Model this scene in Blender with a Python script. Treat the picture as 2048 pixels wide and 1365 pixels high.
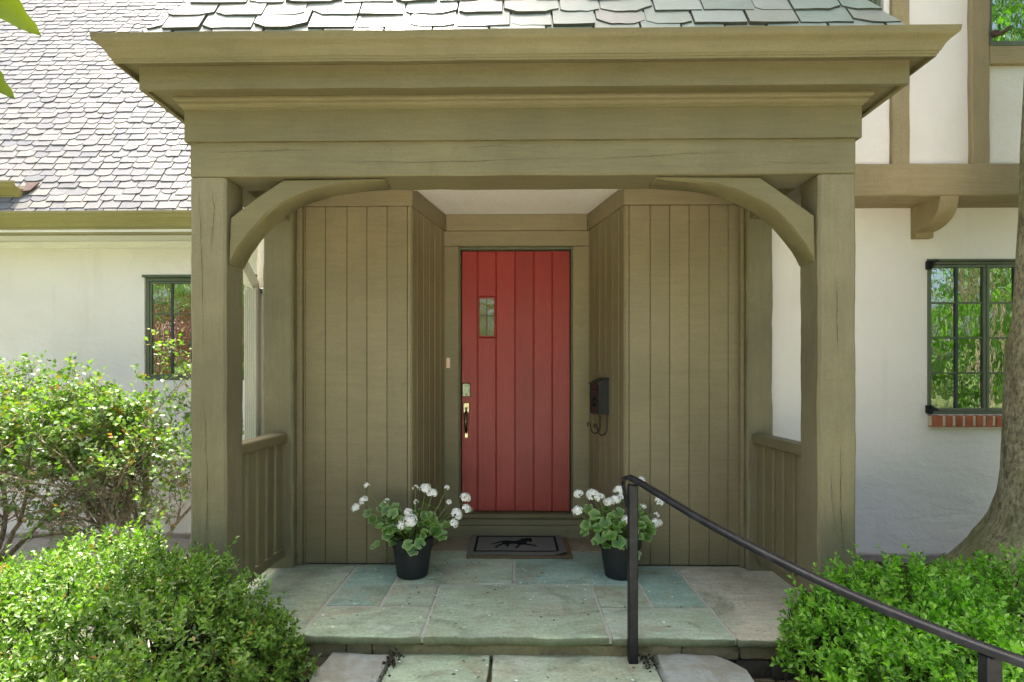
import bpy, math, random
import numpy as np
from mathutils import Vector, Matrix, noise

rnd = random.Random(7)
R = math.radians
scene = bpy.context.scene
for o in list(bpy.data.objects):
    bpy.data.objects.remove(o)

# ------------------------------------------------------------------ camera
cam_data = bpy.data.cameras.new('camera')
cam = bpy.data.objects.new('camera', cam_data)
scene.collection.objects.link(cam)
cam.location = (0, 0, 1.25)
cam.rotation_euler = (R(90), 0, R(0.9))
cam_data.sensor_width = 36
cam_data.lens = 20.0
cam_data.shift_x = 0.0068
cam_data.shift_y = 0.0354
cam_data.clip_start = 0.05
cam_data.clip_end = 1500
scene.camera = cam

# ------------------------------------------------------------------ sky and sun
SUN_EL, SUN_AZ = 72.0, -18.0          # azimuth clockwise from +Y
world = bpy.data.worlds.new('World')
scene.world = world
world.use_nodes = True
wn = world.node_tree
wn.nodes.clear()
sky = wn.nodes.new('ShaderNodeTexSky')
sky.sky_type = 'NISHITA'
sky.sun_disc = False
sky.sun_elevation = R(SUN_EL)
sky.sun_rotation = R(SUN_AZ)
sky.air_density = 0.65
sky.dust_density = 7.0
sky.ozone_density = 0.6
bg = wn.nodes.new('ShaderNodeBackground')
bg.inputs[1].default_value = 0.15
wo = wn.nodes.new('ShaderNodeOutputWorld')
wn.links.new(sky.outputs[0], bg.inputs[0])
wn.links.new(bg.outputs[0], wo.inputs[0])

sl = bpy.data.lights.new('sun', 'SUN')
sl.energy = 3.8
sl.angle = R(0.55)
sl.color = (1.0, 0.93, 0.83)
sun = bpy.data.objects.new('sun', sl)
scene.collection.objects.link(sun)
sv = Vector((math.cos(R(SUN_EL)) * math.sin(R(SUN_AZ)), math.cos(R(SUN_EL)) * math.cos(R(SUN_AZ)), math.sin(R(SUN_EL))))
sun.rotation_euler = sv.to_track_quat('Z', 'Y').to_euler()
sun.location = (-6, 8, 14)

scene.view_settings.view_transform = 'Standard'
scene.view_settings.look = 'None'
scene.view_settings.exposure = 2.3
scene.view_settings.gamma = 1.0
scene.render.engine = 'CYCLES'
scene.cycles.max_bounces = 8
scene.cycles.diffuse_bounces = 5
scene.cycles.transparent_max_bounces = 8
scene.cycles.caustics_reflective = False
scene.cycles.caustics_refractive = False
scene.cycles.use_denoising = True
scene.cycles.denoising_prefilter = 'ACCURATE'

# ------------------------------------------------------------------ helpers: objects
WM = {}
def link(o, parent=None, M=None):
    scene.collection.objects.link(o)
    M = M or Matrix.Identity(4)
    if parent is not None:
        o.parent = parent
        o.matrix_parent_inverse = WM[parent.name].inverted()
    o.matrix_basis = M
    WM[o.name] = M.copy()
    return o

def tag(o, label=None, cat=None, group=None, kind=None):
    if label: o['label'] = label
    if cat: o['category'] = cat
    if group: o['group'] = group
    if kind: o['kind'] = kind
    return o

def thing(name, label, cat, loc=(0, 0, 0), group=None):
    e = bpy.data.objects.new(name, None)
    e.empty_display_size = 0.1
    link(e, None, Matrix.Translation(loc))
    return tag(e, label, cat, group)

def mesh(name, v, f, mat, smooth=None, edge=None, caps=None):
    me = bpy.data.meshes.new(name)
    if isinstance(v, np.ndarray):
        v = v.tolist()
    me.from_pydata(v, [], f)
    me.materials.append(mat)
    if edge is not None:
        me.materials.append(edge)
        me.polygons.foreach_set('material_index', [0 if (i < 2 if caps is None else caps[i]) else 1 for i in range(len(f))])
    if smooth is not None:
        me.shade_smooth()
        me.set_sharp_from_angle(angle=R(smooth))
    me.update()
    return me

def obj(name, vf, mat, parent=None, smooth=None, M=None):
    me = mesh(name, vf[0], vf[1], mat, smooth)
    return link(bpy.data.objects.new(name, me), parent, M)

def join(*parts):
    V, F = [], []
    for v, f in parts:
        n = len(V)
        V.extend([tuple(p) for p in v])
        F.extend([tuple(i + n for i in q) for q in f])
    return V, F

def xf(vf, M):
    return [tuple(M @ Vector(p)) for p in vf[0]], vf[1]

# ------------------------------------------------------------------ helpers: shapes
def box(x0, x1, y0, y1, z0, z1, b=0.004):
    """bevelled box"""
    b = min(b, abs(x1 - x0) * .45, abs(y1 - y0) * .45, abs(z1 - z0) * .45)
    V, idx = [], {}
    lo, hi = (x0, y0, z0), (x1, y1, z1)
    for sx in (0, 1):
        for sy in (0, 1):
            for sz in (0, 1):
                s = (sx, sy, sz)
                for ax in range(3):
                    p = []
                    for k in range(3):
                        e = hi[k] if s[k] else lo[k]
                        if k != ax:
                            e += -b if s[k] else b
                        p.append(e)
                    idx[(s, ax)] = len(V)
                    V.append(tuple(p))
    F = []
    for ax in range(3):
        u, w = (ax + 1) % 3, (ax + 2) % 3
        for sd in (0, 1):
            def key(a, c):
                s = [0, 0, 0]; s[ax] = sd; s[u] = a; s[w] = c
                return idx[(tuple(s), ax)]
            q = [key(0, 0), key(1, 0), key(1, 1), key(0, 1)]
            F.append(tuple(q if sd else q[::-1]))
    for ax in range(3):          # edge chamfers: edges parallel to ax
        u, w = (ax + 1) % 3, (ax + 2) % 3
        for a in (0, 1):
            for c in (0, 1):
                s0 = [0, 0, 0]; s0[u] = a; s0[w] = c
                s1 = list(s0); s1[ax] = 1
                s0, s1 = tuple(s0), tuple(s1)
                q = [idx[(s0, u)], idx[(s1, u)], idx[(s1, w)], idx[(s0, w)]]
                if a != c: q = q[::-1]
                F.append(tuple(q[::-1]))
    for s in [(a, b_, c) for a in (0, 1) for b_ in (0, 1) for c in (0, 1)]:
        q = [idx[(s, 0)], idx[(s, 1)], idx[(s, 2)]]
        if sum(s) % 2 == 0: q = q[::-1]
        F.append(tuple(q))
    return V, F

def prism(pts, y0, y1):
    """polygon in X-Z extruded along Y (pts counter-clockwise seen from -Y)"""
    n = len(pts)
    V = [(p[0], y0, p[1]) for p in pts] + [(p[0], y1, p[1]) for p in pts]
    F = [tuple(range(n)), tuple(range(2 * n - 1, n - 1, -1))]
    for i in range(n):
        j = (i + 1) % n
        F.append((j, i, n + i, n + j))
    return V, F

def tube(path, radii, n=8, cap=True, squash=None):
    path = [Vector(p) for p in path]
    if not hasattr(radii, '__len__'):
        radii = [radii] * len(path)
    V, F = [], []
    ref = Vector((0, 0, 1))
    t0 = (path[1] - path[0]).normalized()
    if abs(t0.dot(ref)) > .9: ref = Vector((1, 0, 0))
    u = t0.cross(ref).normalized()
    for i, p in enumerate(path):
        t = (path[min(i + 1, len(path) - 1)] - path[max(i - 1, 0)]).normalized()
        u = (u - t * u.dot(t)).normalized()
        w = t.cross(u)
        for k in range(n):
            a = 2 * math.pi * k / n
            V.append(tuple(p + (u * math.cos(a) + w * math.sin(a)) * radii[i]))
    for i in range(len(path) - 1):
        for k in range(n):
            a, b = i * n + k, i * n + (k + 1) % n
            F.append((a, b, b + n, a + n))
    if cap:
        F.append(tuple(range(n - 1, -1, -1)))
        m = (len(path) - 1) * n
        F.append(tuple(range(m, m + n)))
    return V, F

def loft(path, prof):
    """sweep a closed 2-D profile (side, up) along a path, keeping 'up' near +Z"""
    path = [Vector(p) for p in path]
    V, F = [], []
    n = len(prof)
    for i, p in enumerate(path):
        t = (path[min(i + 1, len(path) - 1)] - path[max(i - 1, 0)]).normalized()
        up = Vector((0, 0, 1))
        if abs(t.z) > .95: up = Vector((-1, 0, 0)) if t.z > 0 else Vector((1, 0, 0))
        sd = t.cross(up).normalized()
        up = sd.cross(t).normalized()
        for a, b in prof:
            V.append(tuple(p + sd * a + up * b))
    for i in range(len(path) - 1):
        for k in range(n):
            a, b = i * n + k, i * n + (k + 1) % n
            F.append((a, b, b + n, a + n))
    F.append(tuple(range(n - 1, -1, -1)))
    m = (len(path) - 1) * n
    F.append(tuple(range(m, m + n)))
    return V, F

def lathe(prof, n=28, c=(0, 0, 0)):
    V, F = [], []
    for r, z in prof:
        for k in range(n):
            a = 2 * math.pi * k / n
            V.append((c[0] + r * math.cos(a), c[1] + r * math.sin(a), c[2] + z))
    for i in range(len(prof) - 1):
        for k in range(n):
            a, b = i * n + k, i * n + (k + 1) % n
            F.append((a, b, b + n, a + n))
    F.append(tuple(range(n - 1, -1, -1)))
    m = (len(prof) - 1) * n
    F.append(tuple(range(m, m + n)))
    return V, F

def hewn(x0, x1, y0, y1, z0, z1, ax=2, seg=.09, amp=.006, ch=.012, seed=0.0):
    """rough-hewn timber: chamfered section lofted along an axis with uneven faces"""
    lo, hi = [x0, y0, z0], [x1, y1, z1]
    u, w = [(1, 2), (0, 2), (0, 1)][ax]
    L = hi[ax] - lo[ax]
    n = max(2, int(L / seg))
    def ring2d():
        a0, a1, b0, b1 = lo[u], hi[u], lo[w], hi[w]
        P = []
        def side(p, q, m):
            for k in range(m):
                t = k / m
                P.append((p[0] + (q[0] - p[0]) * t, p[1] + (q[1] - p[1]) * t))
        side((a0 + ch, b0), (a1 - ch, b0), 4); side((a1 - ch, b0), (a1, b0 + ch), 1)
        side((a1, b0 + ch), (a1, b1 - ch), 4); side((a1, b1 - ch), (a1 - ch, b1), 1)
        side((a1 - ch, b1), (a0 + ch, b1), 4); side((a0 + ch, b1), (a0, b1 - ch), 1)
        side((a0, b1 - ch), (a0, b0 + ch), 4); side((a0, b0 + ch), (a0 + ch, b0), 1)
        return P
    P = ring2d()
    V, F = [], []
    for i in range(n + 1):
        c = lo[ax] + L * i / n
        for p in P:
            q = [0, 0, 0]; q[u] = p[0]; q[w] = p[1]; q[ax] = c
            v = Vector(q)
            d = noise.noise_vector(v * 5.0 + Vector((seed, seed * 2, 0))) * amp + noise.noise_vector(v * 17.0 + Vector((0, seed, seed))) * amp * .5
            d[ax] = 0
            if i in (0, n): d *= .3
            V.append(tuple(v + d))
    m = len(P)
    flip = ax == 1
    for i in range(n):
        for k in range(m):
            a, b = i * m + k, i * m + (k + 1) % m
            q = (a, b, b + m, a + m)
            F.append(q[::-1] if flip else q)
    F.append(tuple(range(m - 1, -1, -1)) if not flip else tuple(range(m)))
    e = n * m
    F.append(tuple(range(e, e + m)) if not flip else tuple(range(e + m - 1, e - 1, -1)))
    return V, F

def slab(x0, x1, y0, y1, zt, th, seed=0, jit=.004, rough_front=0.0):
    """flagstone with an uneven outline and rounded arris"""
    r = random.Random(seed)
    P = []
    def side(p, q):
        L = math.dist(p, q); m = max(2, int(L / .07))
        for k in range(m):
            t = k / m
            P.append((p[0] + (q[0] - p[0]) * t, p[1] + (q[1] - p[1]) * t))
    side((x0, y0), (x1, y0)); side((x1, y0), (x1, y1)); side((x1, y1), (x0, y1)); side((x0, y1), (x0, y0))
    cx, cy = (x0 + x1) / 2, (y0 + y1) / 2
    out = []
    for (x, y) in P:
        j = jit + (rough_front if abs(y - y0) < 1e-6 else 0)
        out.append((x + r.uniform(-jit, jit), y + r.uniform(-j, j)))
    n = len(out)
    V, F = [], []
    def ring(inset, z, dz=0):
        for (x, y) in out:
            lx, ly = max(.02, (x1 - x0) / 2), max(.02, (y1 - y0) / 2)
            V.append((cx + (x - cx) * (1 - inset / lx), cy + (y - cy) * (1 - inset / ly), z + r.uniform(-dz, dz)))
    ring(.006, zt - th); ring(0, zt - th + .008); ring(0, zt - .009, .002); ring(.005, zt - .002); ring(.014, zt)
    for i in range(4):
        for k in range(n):
            a, b = i * n + k, i * n + (k + 1) % n
            F.append((a, b, b + n, a + n))
    F.append(tuple(range(n - 1, -1, -1)))
    F.append(tuple(range(4 * n, 5 * n)))
    return V, F

def rock(cx, cy, cz, sx, sy, sz, seed, sub=5, sq=.55, amp=.1):
    """blocky stone from a cube-sphere"""
    V, F, cache = [], [], {}
    def vid(p):
        k = tuple(round(c, 5) for c in p)
        if k not in cache:
            v = Vector(p); s = v.normalized()
            q = s * (1 - sq) * 1.25 + v * sq
            nn = noise.noise_vector(q * 1.7 + Vector((seed * 3.1, seed, 0)))
            q = q + nn * amp + noise.noise_vector(q * 5 + Vector((seed, 0, seed))) * amp * .35
            cache[k] = len(V)
            V.append((cx + q.x * sx, cy + q.y * sy, cz + q.z * sz))
        return cache[k]
    for ax in range(3):
        for sg in (-1, 1):
            for i in range(sub):
                for j in range(sub):
                    q = []
                    for a, b in ((i, j), (i + 1, j), (i + 1, j + 1), (i, j + 1)):
                        p = [0, 0, 0]; p[ax] = sg; p[(ax + 1) % 3] = -1 + 2 * a / sub; p[(ax + 2) % 3] = -1 + 2 * b / sub
                        q.append(vid(p))
                    F.append(tuple(q if sg > 0 else q[::-1]))
    return V, F

# ------------------------------------------------------------------ helpers: materials
def nodes(name):
    m = bpy.data.materials.new(name)
    m.use_nodes = True
    nt = m.node_tree
    b = nt.nodes['Principled BSDF']
    return m, nt, b

def N(nt, t, **kw):
    n = nt.nodes.new(t)
    for k, v in kw.items():
        if k in ('operation', 'blend_type', 'data_type', 'feature', 'attribute_name', 'interpolation', 'noise_dimensions', 'clamp'):
            setattr(n, k, v)
        else:
            n.inputs[k].default_value = v
    return n

def coords(nt, scale=(1, 1, 1), obj_random=0.0, world=False):
    tc = nt.nodes.new('ShaderNodeTexCoord')
    mp = nt.nodes.new('ShaderNodeMapping')
    mp.inputs['Scale'].default_value = scale
    if world:
        g = nt.nodes.new('ShaderNodeNewGeometry')
        nt.links.new(g.outputs['Position'], mp.inputs['Vector'])
    else:
        nt.links.new(tc.outputs['Object'], mp.inputs['Vector'])
    if obj_random:
        oi = nt.nodes.new('ShaderNodeObjectInfo')
        mu = N(nt, 'ShaderNodeMath', operation='MULTIPLY'); mu.inputs[1].default_value = obj_random
        nt.links.new(oi.outputs['Random'], mu.inputs[0])
        nt.links.new(mu.outputs[0], mp.inputs['Location'])
    return mp.outputs['Vector']

def noise_tex(nt, vec, scale, detail=4, rough=.55, dist=0):
    n = nt.nodes.new('ShaderNodeTexNoise')
    n.inputs['Scale'].default_value = scale
    n.inputs['Detail'].default_value = detail
    n.inputs['Roughness'].default_value = rough
    n.inputs['Distortion'].default_value = dist
    nt.links.new(vec, n.inputs['Vector'])
    return n.outputs['Fac']

def ramp(nt, fac, stops):
    r = nt.nodes.new('ShaderNodeValToRGB')
    el = r.color_ramp.elements
    while len(el) < len(stops): el.new(.5)
    for e, (p, c) in zip(el, stops):
        e.position = p
        e.color = (c, c, c, 1) if not hasattr(c, '__len__') else (*c, 1)
    nt.links.new(fac, r.inputs['Fac'])
    return r.outputs['Color']

def mix(nt, fac, a, b, mode='MIX'):
    m = nt.nodes.new('ShaderNodeMix')
    m.data_type = 'RGBA'
    m.blend_type = mode
    for sock, val in ((0, fac), (6, a), (7, b)):
        if hasattr(val, 'links') or isinstance(val, bpy.types.NodeSocket):
            nt.links.new(val, m.inputs[sock])
        else:
            m.inputs[sock].default_value = val if sock == 0 else (*val, 1)
    return m.outputs[2]

def bump(nt, b, height, strength, dist=.01, prev=None):
    n = nt.nodes.new('ShaderNodeBump')
    n.inputs['Strength'].default_value = strength
    n.inputs['Distance'].default_value = dist
    nt.links.new(height, n.inputs['Height'])
    if prev is not None: nt.links.new(prev, n.inputs['Normal'])
    nt.links.new(n.outputs['Normal'], b.inputs['Normal'])
    return n.outputs['Normal']

def setp(b, rough=.5, spec=.5, metal=0):
    b.inputs['Roughness'].default_value = rough
    b.inputs['Specular IOR Level'].default_value = spec
    b.inputs['Metallic'].default_value = metal

def paint(name, col, ax=2, grain=.35, rough=.55, crack=.0, var=.16, spec=.35):
    """painted wood, grain running along axis ax"""
    m, nt, b = nodes(name)
    sc = [14, 14, 14]; sc[ax] = 1.3
    v = coords(nt, sc)
    vw = coords(nt)
    g = noise_tex(nt, v, 3.2, 6, .65)
    g2 = noise_tex(nt, v, 9, 3, .6)
    big = noise_tex(nt, vw, 1.3, 4, .6)
    c0 = tuple(c * (1 - var) for c in col); c1 = tuple(min(1, c * (1 + var)) for c in col)
    base = mix(nt, ramp(nt, big, [(.3, 0.0), (.7, 1.0)]), c0, c1)
    gr = ramp(nt, g, [(.3, .84), (.62, 1.06)])
    base = mix(nt, .55, base, gr, 'MULTIPLY')
    oi = nt.nodes.new('ShaderNodeObjectInfo')
    base = mix(nt, 1.0, base, ramp(nt, oi.outputs['Random'], [(0, .91), (1, 1.08)]), 'MULTIPLY')
    fine = noise_tex(nt, vw, 60, 3, .7)
    base = mix(nt, ramp(nt, fine, [(.70, 0.0), (.74, .35)]), base, tuple(min(1, c * 1.55 + .03) for c in col))
    vf_ = noise_tex(nt, vw, 170, 2, .6)
    base = mix(nt, .5, base, ramp(nt, vf_, [(.35, .80), (.65, 1.16)]), 'MULTIPLY')
    dirt = noise_tex(nt, vw, 9, 5, .7, .8)
    base = mix(nt, ramp(nt, dirt, [(.60, 0.0), (.74, .35)]), base, tuple(c * .55 for c in col))
    if crack:
        sc2 = [4, 4, 4]; sc2[ax] = .12
        vc = coords(nt, sc2)
        cn = noise_tex(nt, vc, 1.4, 3, .45, .15)
        line = ramp(nt, cn, [(.489, 0.0), (.495, 1.0), (.499, 1.0), (.505, 0.0)])
        cm = noise_tex(nt, vw, 2.3, 2)
        msk = ramp(nt, cm, [(.5, 0.0), (.58, 1.0)])
        k = mix(nt, 1.0, line, msk, 'MULTIPLY')
        k = mix(nt, 1.0, k, (crack, crack, crack), 'MULTIPLY')
        base = mix(nt, k, base, tuple(c * .25 for c in col))
        n1 = bump(nt, b, k, -.8, .006)
        n2 = bump(nt, b, g, grain, .006, n1)
    else:
        n2 = bump(nt, b, g, grain, .006)
    bump(nt, b, g2, grain * .5, .003, n2)
    nt.links.new(base, b.inputs['Base Color'])
    rr = ramp(nt, g2, [(.2, rough - .08), (.8, rough + .12)])
    setp(b, rough, spec)
    nt.links.new(rr, b.inputs['Roughness'])
    return m

def speckle(name, cols, scale=6, rough=.85, bstr=.4, bscale=40, spec=.25, world=False, per_obj=0.0, detail=6, bdist=.01):
    """mottled mineral surface mixing several colours"""
    m, nt, b = nodes(name)
    v = coords(nt, obj_random=per_obj, world=world)
    n1 = noise_tex(nt, v, scale, detail, .6, .4)
    st = [(.25 + .5 * i / max(1, len(cols) - 1), c) for i, c in enumerate(cols)]
    base = ramp(nt, n1, st)
    n2 = noise_tex(nt, v, bscale, 6, .7)
    base = mix(nt, .45, base, ramp(nt, n2, [(.3, .72), (.7, 1.18)]), 'MULTIPLY')
    nt.links.new(base, b.inputs['Base Color'])
    bump(nt, b, n2, bstr, bdist)
    setp(b, rough, spec)
    return m

PAINT = (.168, .143, .071)
M = {}
M['paint_v'] = paint('paint_vertical', PAINT, 2)
M['paint_h'] = paint('paint_horizontal', (.146, .126, .058), 0)
M['paint_y'] = paint('paint_depth', PAINT, 1)
M['timber_v'] = paint('timber_vertical', (.172, .150, .082), 2, .7, .6, 0, .22)
M['timber_h'] = paint('timber_horizontal', (.166, .146, .073), 0, .5, .6, 0, .18)
M['board'] = paint('board_paint', (.210, .173, .093), 0, .3, .5, 0, .14)
M['half_timber'] = paint('half_timber', (.29, .228, .115), 2, .9, .65, 0, .2)
M['half_timber_h'] = paint('half_timber_beam', (.29, .228, .115), 0, .9, .65, 0, .2)
M['red'] = paint('door_red', (.29, .027, .020), 2, .9, .40, 0, .10, .5)
M['frame_green'] = paint('window_green', (.105, .125, .075), 2, .2, .5, 0, .15)
M['frame_dark'] = paint('window_dark', (.045, .055, .05), 2, .2, .45, 0, .15)
M['white_trim'] = paint('white_trim', (.72, .71, .64), 0, .15, .55, 0, .04)
M['ceiling'] = speckle('ceiling_white', [(.70, .68, .60), (.76, .74, .67)], 3, .8, .15, 60)

def stucco():
    m, nt, b = nodes('stucco')
    v = coords(nt)
    n1 = noise_tex(nt, v, 1.1, 5, .6, .5)
    n2 = noise_tex(nt, v, 7, 5, .6)
    n3 = noise_tex(nt, v, 90, 4, .7)
    base = mix(nt, ramp(nt, n1, [(.3, 0.0), (.7, 1.0)]), (.69, .645, .565), (.765, .725, .65))
    vs = coords(nt, (9, 9, .8))
    n4 = noise_tex(nt, vs, 1.0, 4, .6)
    base = mix(nt, ramp(nt, n4, [(.58, 0.0), (.80, .22)]), base, (.48, .44, .36))
    sp = noise_tex(nt, v, 22, 2, .5)
    base = mix(nt, ramp(nt, sp, [(.76, 0.0), (.79, .5)]), base, (.35, .32, .26))
    nt.links.new(base, b.inputs['Base Color'])
    vt = coords(nt, (1, 1, 2.2))
    n5 = noise_tex(nt, vt, 3.5, 3, .5, 1.2)
    a = bump(nt, b, n2, .4, .02)
    a = bump(nt, b, n5, .18, .03, a)
    bump(nt, b, n3, .5, .005, a)
    setp(b, .9, .2)
    return m
M['stucco'] = stucco()

def slate_mat(name, cols, rough=.42, spec=.6):
    m, nt, b = nodes(name)
    oi = nt.nodes.new('ShaderNodeObjectInfo')
    ge = nt.nodes.new('ShaderNodeNewGeometry')
    ad = N(nt, 'ShaderNodeMath', operation='ADD')
    nt.links.new(oi.outputs['Random'], ad.inputs[0]); nt.links.new(ge.outputs['Random Per Island'], ad.inputs[1])
    fr = N(nt, 'ShaderNodeMath', operation='FRACT'); nt.links.new(ad.outputs[0], fr.inputs[0])
    st = [(i / (len(cols) - 1), c) for i, c in enumerate(cols)]
    base = ramp(nt, fr.outputs[0], st)
    v = coords(nt, (1, 1, 1), 37.0)
    n1 = noise_tex(nt, v, 16, 5, .65)
    base = mix(nt, .6, base, ramp(nt, n1, [(.3, .72), (.7, 1.2)]), 'MULTIPLY')
    n2 = noise_tex(nt, v, 45, 3, .6)
    base = mix(nt, ramp(nt, n2, [(.66, 0.0), (.74, .4)]), base, (.40, .40, .33))
    vs = coords(nt, (3, 16, 1), 37.0)
    n3 = noise_tex(nt, vs, 9, 5, .6)
    nt.links.new(base, b.inputs['Base Color'])
    a = bump(nt, b, n3, .35, .006)
    bump(nt, b, n1, .25, .004, a)
    setp(b, rough, spec)
    nt.links.new(ramp(nt, n1, [(.3, rough - .1), (.7, rough + .16)]), b.inputs['Roughness'])
    return m
M['slate'] = slate_mat('porch_slate', [(.14, .18, .145), (.18, .225, .18), (.205, .235, .205), (.16, .19, .14), (.20, .20, .17)])
M['slate2'] = slate_mat('wing_slate', [(.10, .107, .115), (.13, .132, .132), (.175, .17, .15), (.108, .116, .126), (.20, .19, .162), (.12, .126, .132)], .55, .4)
M['slate_cut'] = speckle('slate_cut_edge_shade', [(.03, .034, .024), (.075, .08, .06)], 20, .9, .6, 60)  # weathered cut edges, darkened so shadow lines under the butts are painted in
M['slate_edge'] = speckle('slate_bed', [(.03, .03, .025), (.06, .055, .04)], 9)

def flag_mat(name, cols, moss=.0):
    m, nt, b = nodes(name)
    v = coords(nt, obj_random=41.0)
    n1 = noise_tex(nt, v, 1.9, 5, .6, .6)
    st = [(.28 + .44 * i / (len(cols) - 1), c) for i, c in enumerate(cols)]
    base = ramp(nt, n1, st)
    n6 = noise_tex(nt, v, 3.1, 6, .62, 1.0)
    base = mix(nt, ramp(nt, n6, [(.50, 0.0), (.64, .55)]), base, (.33, .285, .17))
    n7 = noise_tex(nt, coords(nt, obj_random=77.0), 2.3, 6, .65, 1.4)
    base = mix(nt, ramp(nt, n7, [(.52, 0.0), (.66, .6)]), base, (.17, .215, .135))
    n8 = noise_tex(nt, coords(nt, obj_random=19.0), 4.5, 5, .6, .6)
    base = mix(nt, ramp(nt, n8, [(.60, 0.0), (.72, .5)]), base, (.52, .54, .46))
    vs = coords(nt, (1, 3.5, 1), 13.0)
    n2 = noise_tex(nt, vs, 5, 6, .65, .8)
    base = mix(nt, .75, base, ramp(nt, n2, [(.3, .68), (.68, 1.18)]), 'MULTIPLY')
    n4 = noise_tex(nt, v, 26, 3, .6)
    base = mix(nt, ramp(nt, n4, [(.64, 0.0), (.72, .5)]), base, (.09, .095, .065))
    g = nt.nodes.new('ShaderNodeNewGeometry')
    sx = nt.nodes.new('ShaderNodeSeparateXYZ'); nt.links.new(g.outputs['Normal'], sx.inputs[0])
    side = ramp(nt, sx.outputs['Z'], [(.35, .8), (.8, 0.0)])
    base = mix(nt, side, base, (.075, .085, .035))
    vo = nt.nodes.new('ShaderNodeTexNoise'); vo.inputs['Scale'].default_value = 6; vo.inputs['Detail'].default_value = 8; vo.inputs['Roughness'].default_value = .7; vo.inputs['Distortion'].default_value = 1.5
    nt.links.new(v, vo.inputs['Vector'])
    cl = ramp(nt, vo.outputs['Fac'], [(.44, 0.0), (.455, 1.0), (.56, 1.0), (.57, .4), (.64, .4), (.645, 0.0)])
    n3 = noise_tex(nt, v, 55, 6, .75)
    base = mix(nt, .7, base, ramp(nt, n3, [(.36, .70), (.62, 1.14)]), 'MULTIPLY')
    nt.links.new(base, b.inputs['Base Color'])
    a0 = bump(nt, b, cl, .35, .004)
    a = bump(nt, b, n2, .3, .008, a0)
    bump(nt, b, n3, .45, .005, a)
    setp(b, .62, .4)
    nt.links.new(ramp(nt, n2, [(.3, .5), (.7, .75)]), b.inputs['Roughness'])
    return m
FLAG = {
    'green': flag_mat('bluestone_green', [(.29, .365, .215), (.37, .455, .30), (.42, .49, .355)]),
    'blue': flag_mat('bluestone_blue', [(.24, .36, .255), (.30, .425, .33), (.37, .45, .325)]),
    'tan': flag_mat('bluestone_tan', [(.43, .395, .25), (.48, .455, .325), (.42, .45, .305)]),
    'mix': flag_mat('bluestone_mixed', [(.33, .33, .20), (.35, .42, .285), (.42, .46, .33)]),
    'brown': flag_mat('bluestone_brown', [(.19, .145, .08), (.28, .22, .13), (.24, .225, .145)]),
}
M['mortar'] = speckle('mortar', [(.38, .37, .29), (.47, .455, .36)], 12, .95, .6, 60)
M['moss_mortar'] = speckle('moss_mortar', [(.14, .11, .05), (.27, .22, .12), (.17, .185, .07)], 9, .95, .8, 40, bdist=.02)
M['rubble'] = speckle('rubble_stone', [(.12, .10, .055), (.27, .215, .12), (.17, .15, .10)], 4, .9, .7, 24, per_obj=30, bdist=.02)
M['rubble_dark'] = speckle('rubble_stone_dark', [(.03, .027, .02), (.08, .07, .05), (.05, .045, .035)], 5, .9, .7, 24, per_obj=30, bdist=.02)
M['cheek'] = speckle('cheek_stone', [(.17, .19, .16), (.32, .345, .30), (.25, .245, .18), (.30, .335, .31)], 6, .85, .9, 34, per_obj=30, bdist=.012)
M['foundation'] = speckle('foundation', [(.20, .17, .13), (.34, .30, .25), (.26, .2, .15)], 4, .9, .6, 25, bdist=.02)
M['soil'] = speckle('mulch', [(.035, .024, .014), (.075, .05, .03), (.05, .04, .02)], 14, .95, 1.0, 55, bdist=.03)
M['gravel'] = speckle('bed_gravel', [(.20, .185, .15), (.36, .34, .29), (.28, .26, .21)], 22, .9, 1.0, 60, bdist=.03)
M['lawn'] = speckle('lawn', [(.055, .085, .022), (.075, .105, .03), (.065, .09, .03)], .8, .9, .8, 30, world=True, bdist=.04)
M['walk'] = speckle('walk_stone', [(.26, .27, .22), (.32, .31, .26)], 2, .8, .3, 30, world=True)
M['bounce_gravel'] = speckle('pale_bounce_gravel', [(.44, .42, .37), (.52, .50, .44)], 3, .9, .5, 60, world=True)
M['brick'] = speckle('brick', [(.22, .06, .03), (.38, .12, .055), (.17, .08, .055)], 9, .85, .5, 50, per_obj=30)
M['brick_mortar'] = speckle('brick_mortar', [(.52, .46, .31), (.62, .56, .40)], 20, .95, .5, 60)
M['iron'] = speckle('wrought_iron', [(.004, .0045, .006), (.007, .0075, .009), (.022, .024, .027)], 18, .45, .35, 70, .3, bdist=.002)
M['mailbox'] = speckle('mailbox_iron', [(.010, .011, .010), (.025, .026, .024)], 22, .42, .5, 70, .5, bdist=.003)
M['pot'] = speckle('plastic_pot', [(.012, .013, .015), (.018, .019, .021)], 8, .5, .08, 80, .4)
M['potsoil'] = M['soil']
M['downspout'] = paint('downspout_cream', (.58, .56, .45), 2, .05, .45, 0, .05)
M['gutter_olive'] = paint('gutter_olive', (.24, .21, .075), 0, .15, .45, 0, .12)
M['copper'] = speckle('flashing_copper', [(.07, .04, .028), (.11, .065, .045)], 6, .5, .2)
M['coir'] = speckle('coir', [(.10, .07, .04), (.22, .16, .09)], 60, 1, 1, 160, .1, bdist=.006)
M['mat_grey'] = speckle('mat_grey', [(.115, .115, .09), (.175, .172, .14)], 120, 1, .8, 200, .1, bdist=.004)
M['mat_black'] = speckle('mat_black', [(.006, .006, .007), (.014, .014, .015)], 120, 1, .8, 200, .1, bdist=.004)
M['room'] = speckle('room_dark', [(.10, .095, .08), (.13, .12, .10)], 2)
M['stem'] = speckle('green_stem', [(.10, .16, .04), (.16, .20, .06)], 20, .6)
M['lead'] = speckle('lead_came', [(.06, .06, .055), (.12, .12, .11)], 30, .5, .2)

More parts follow.
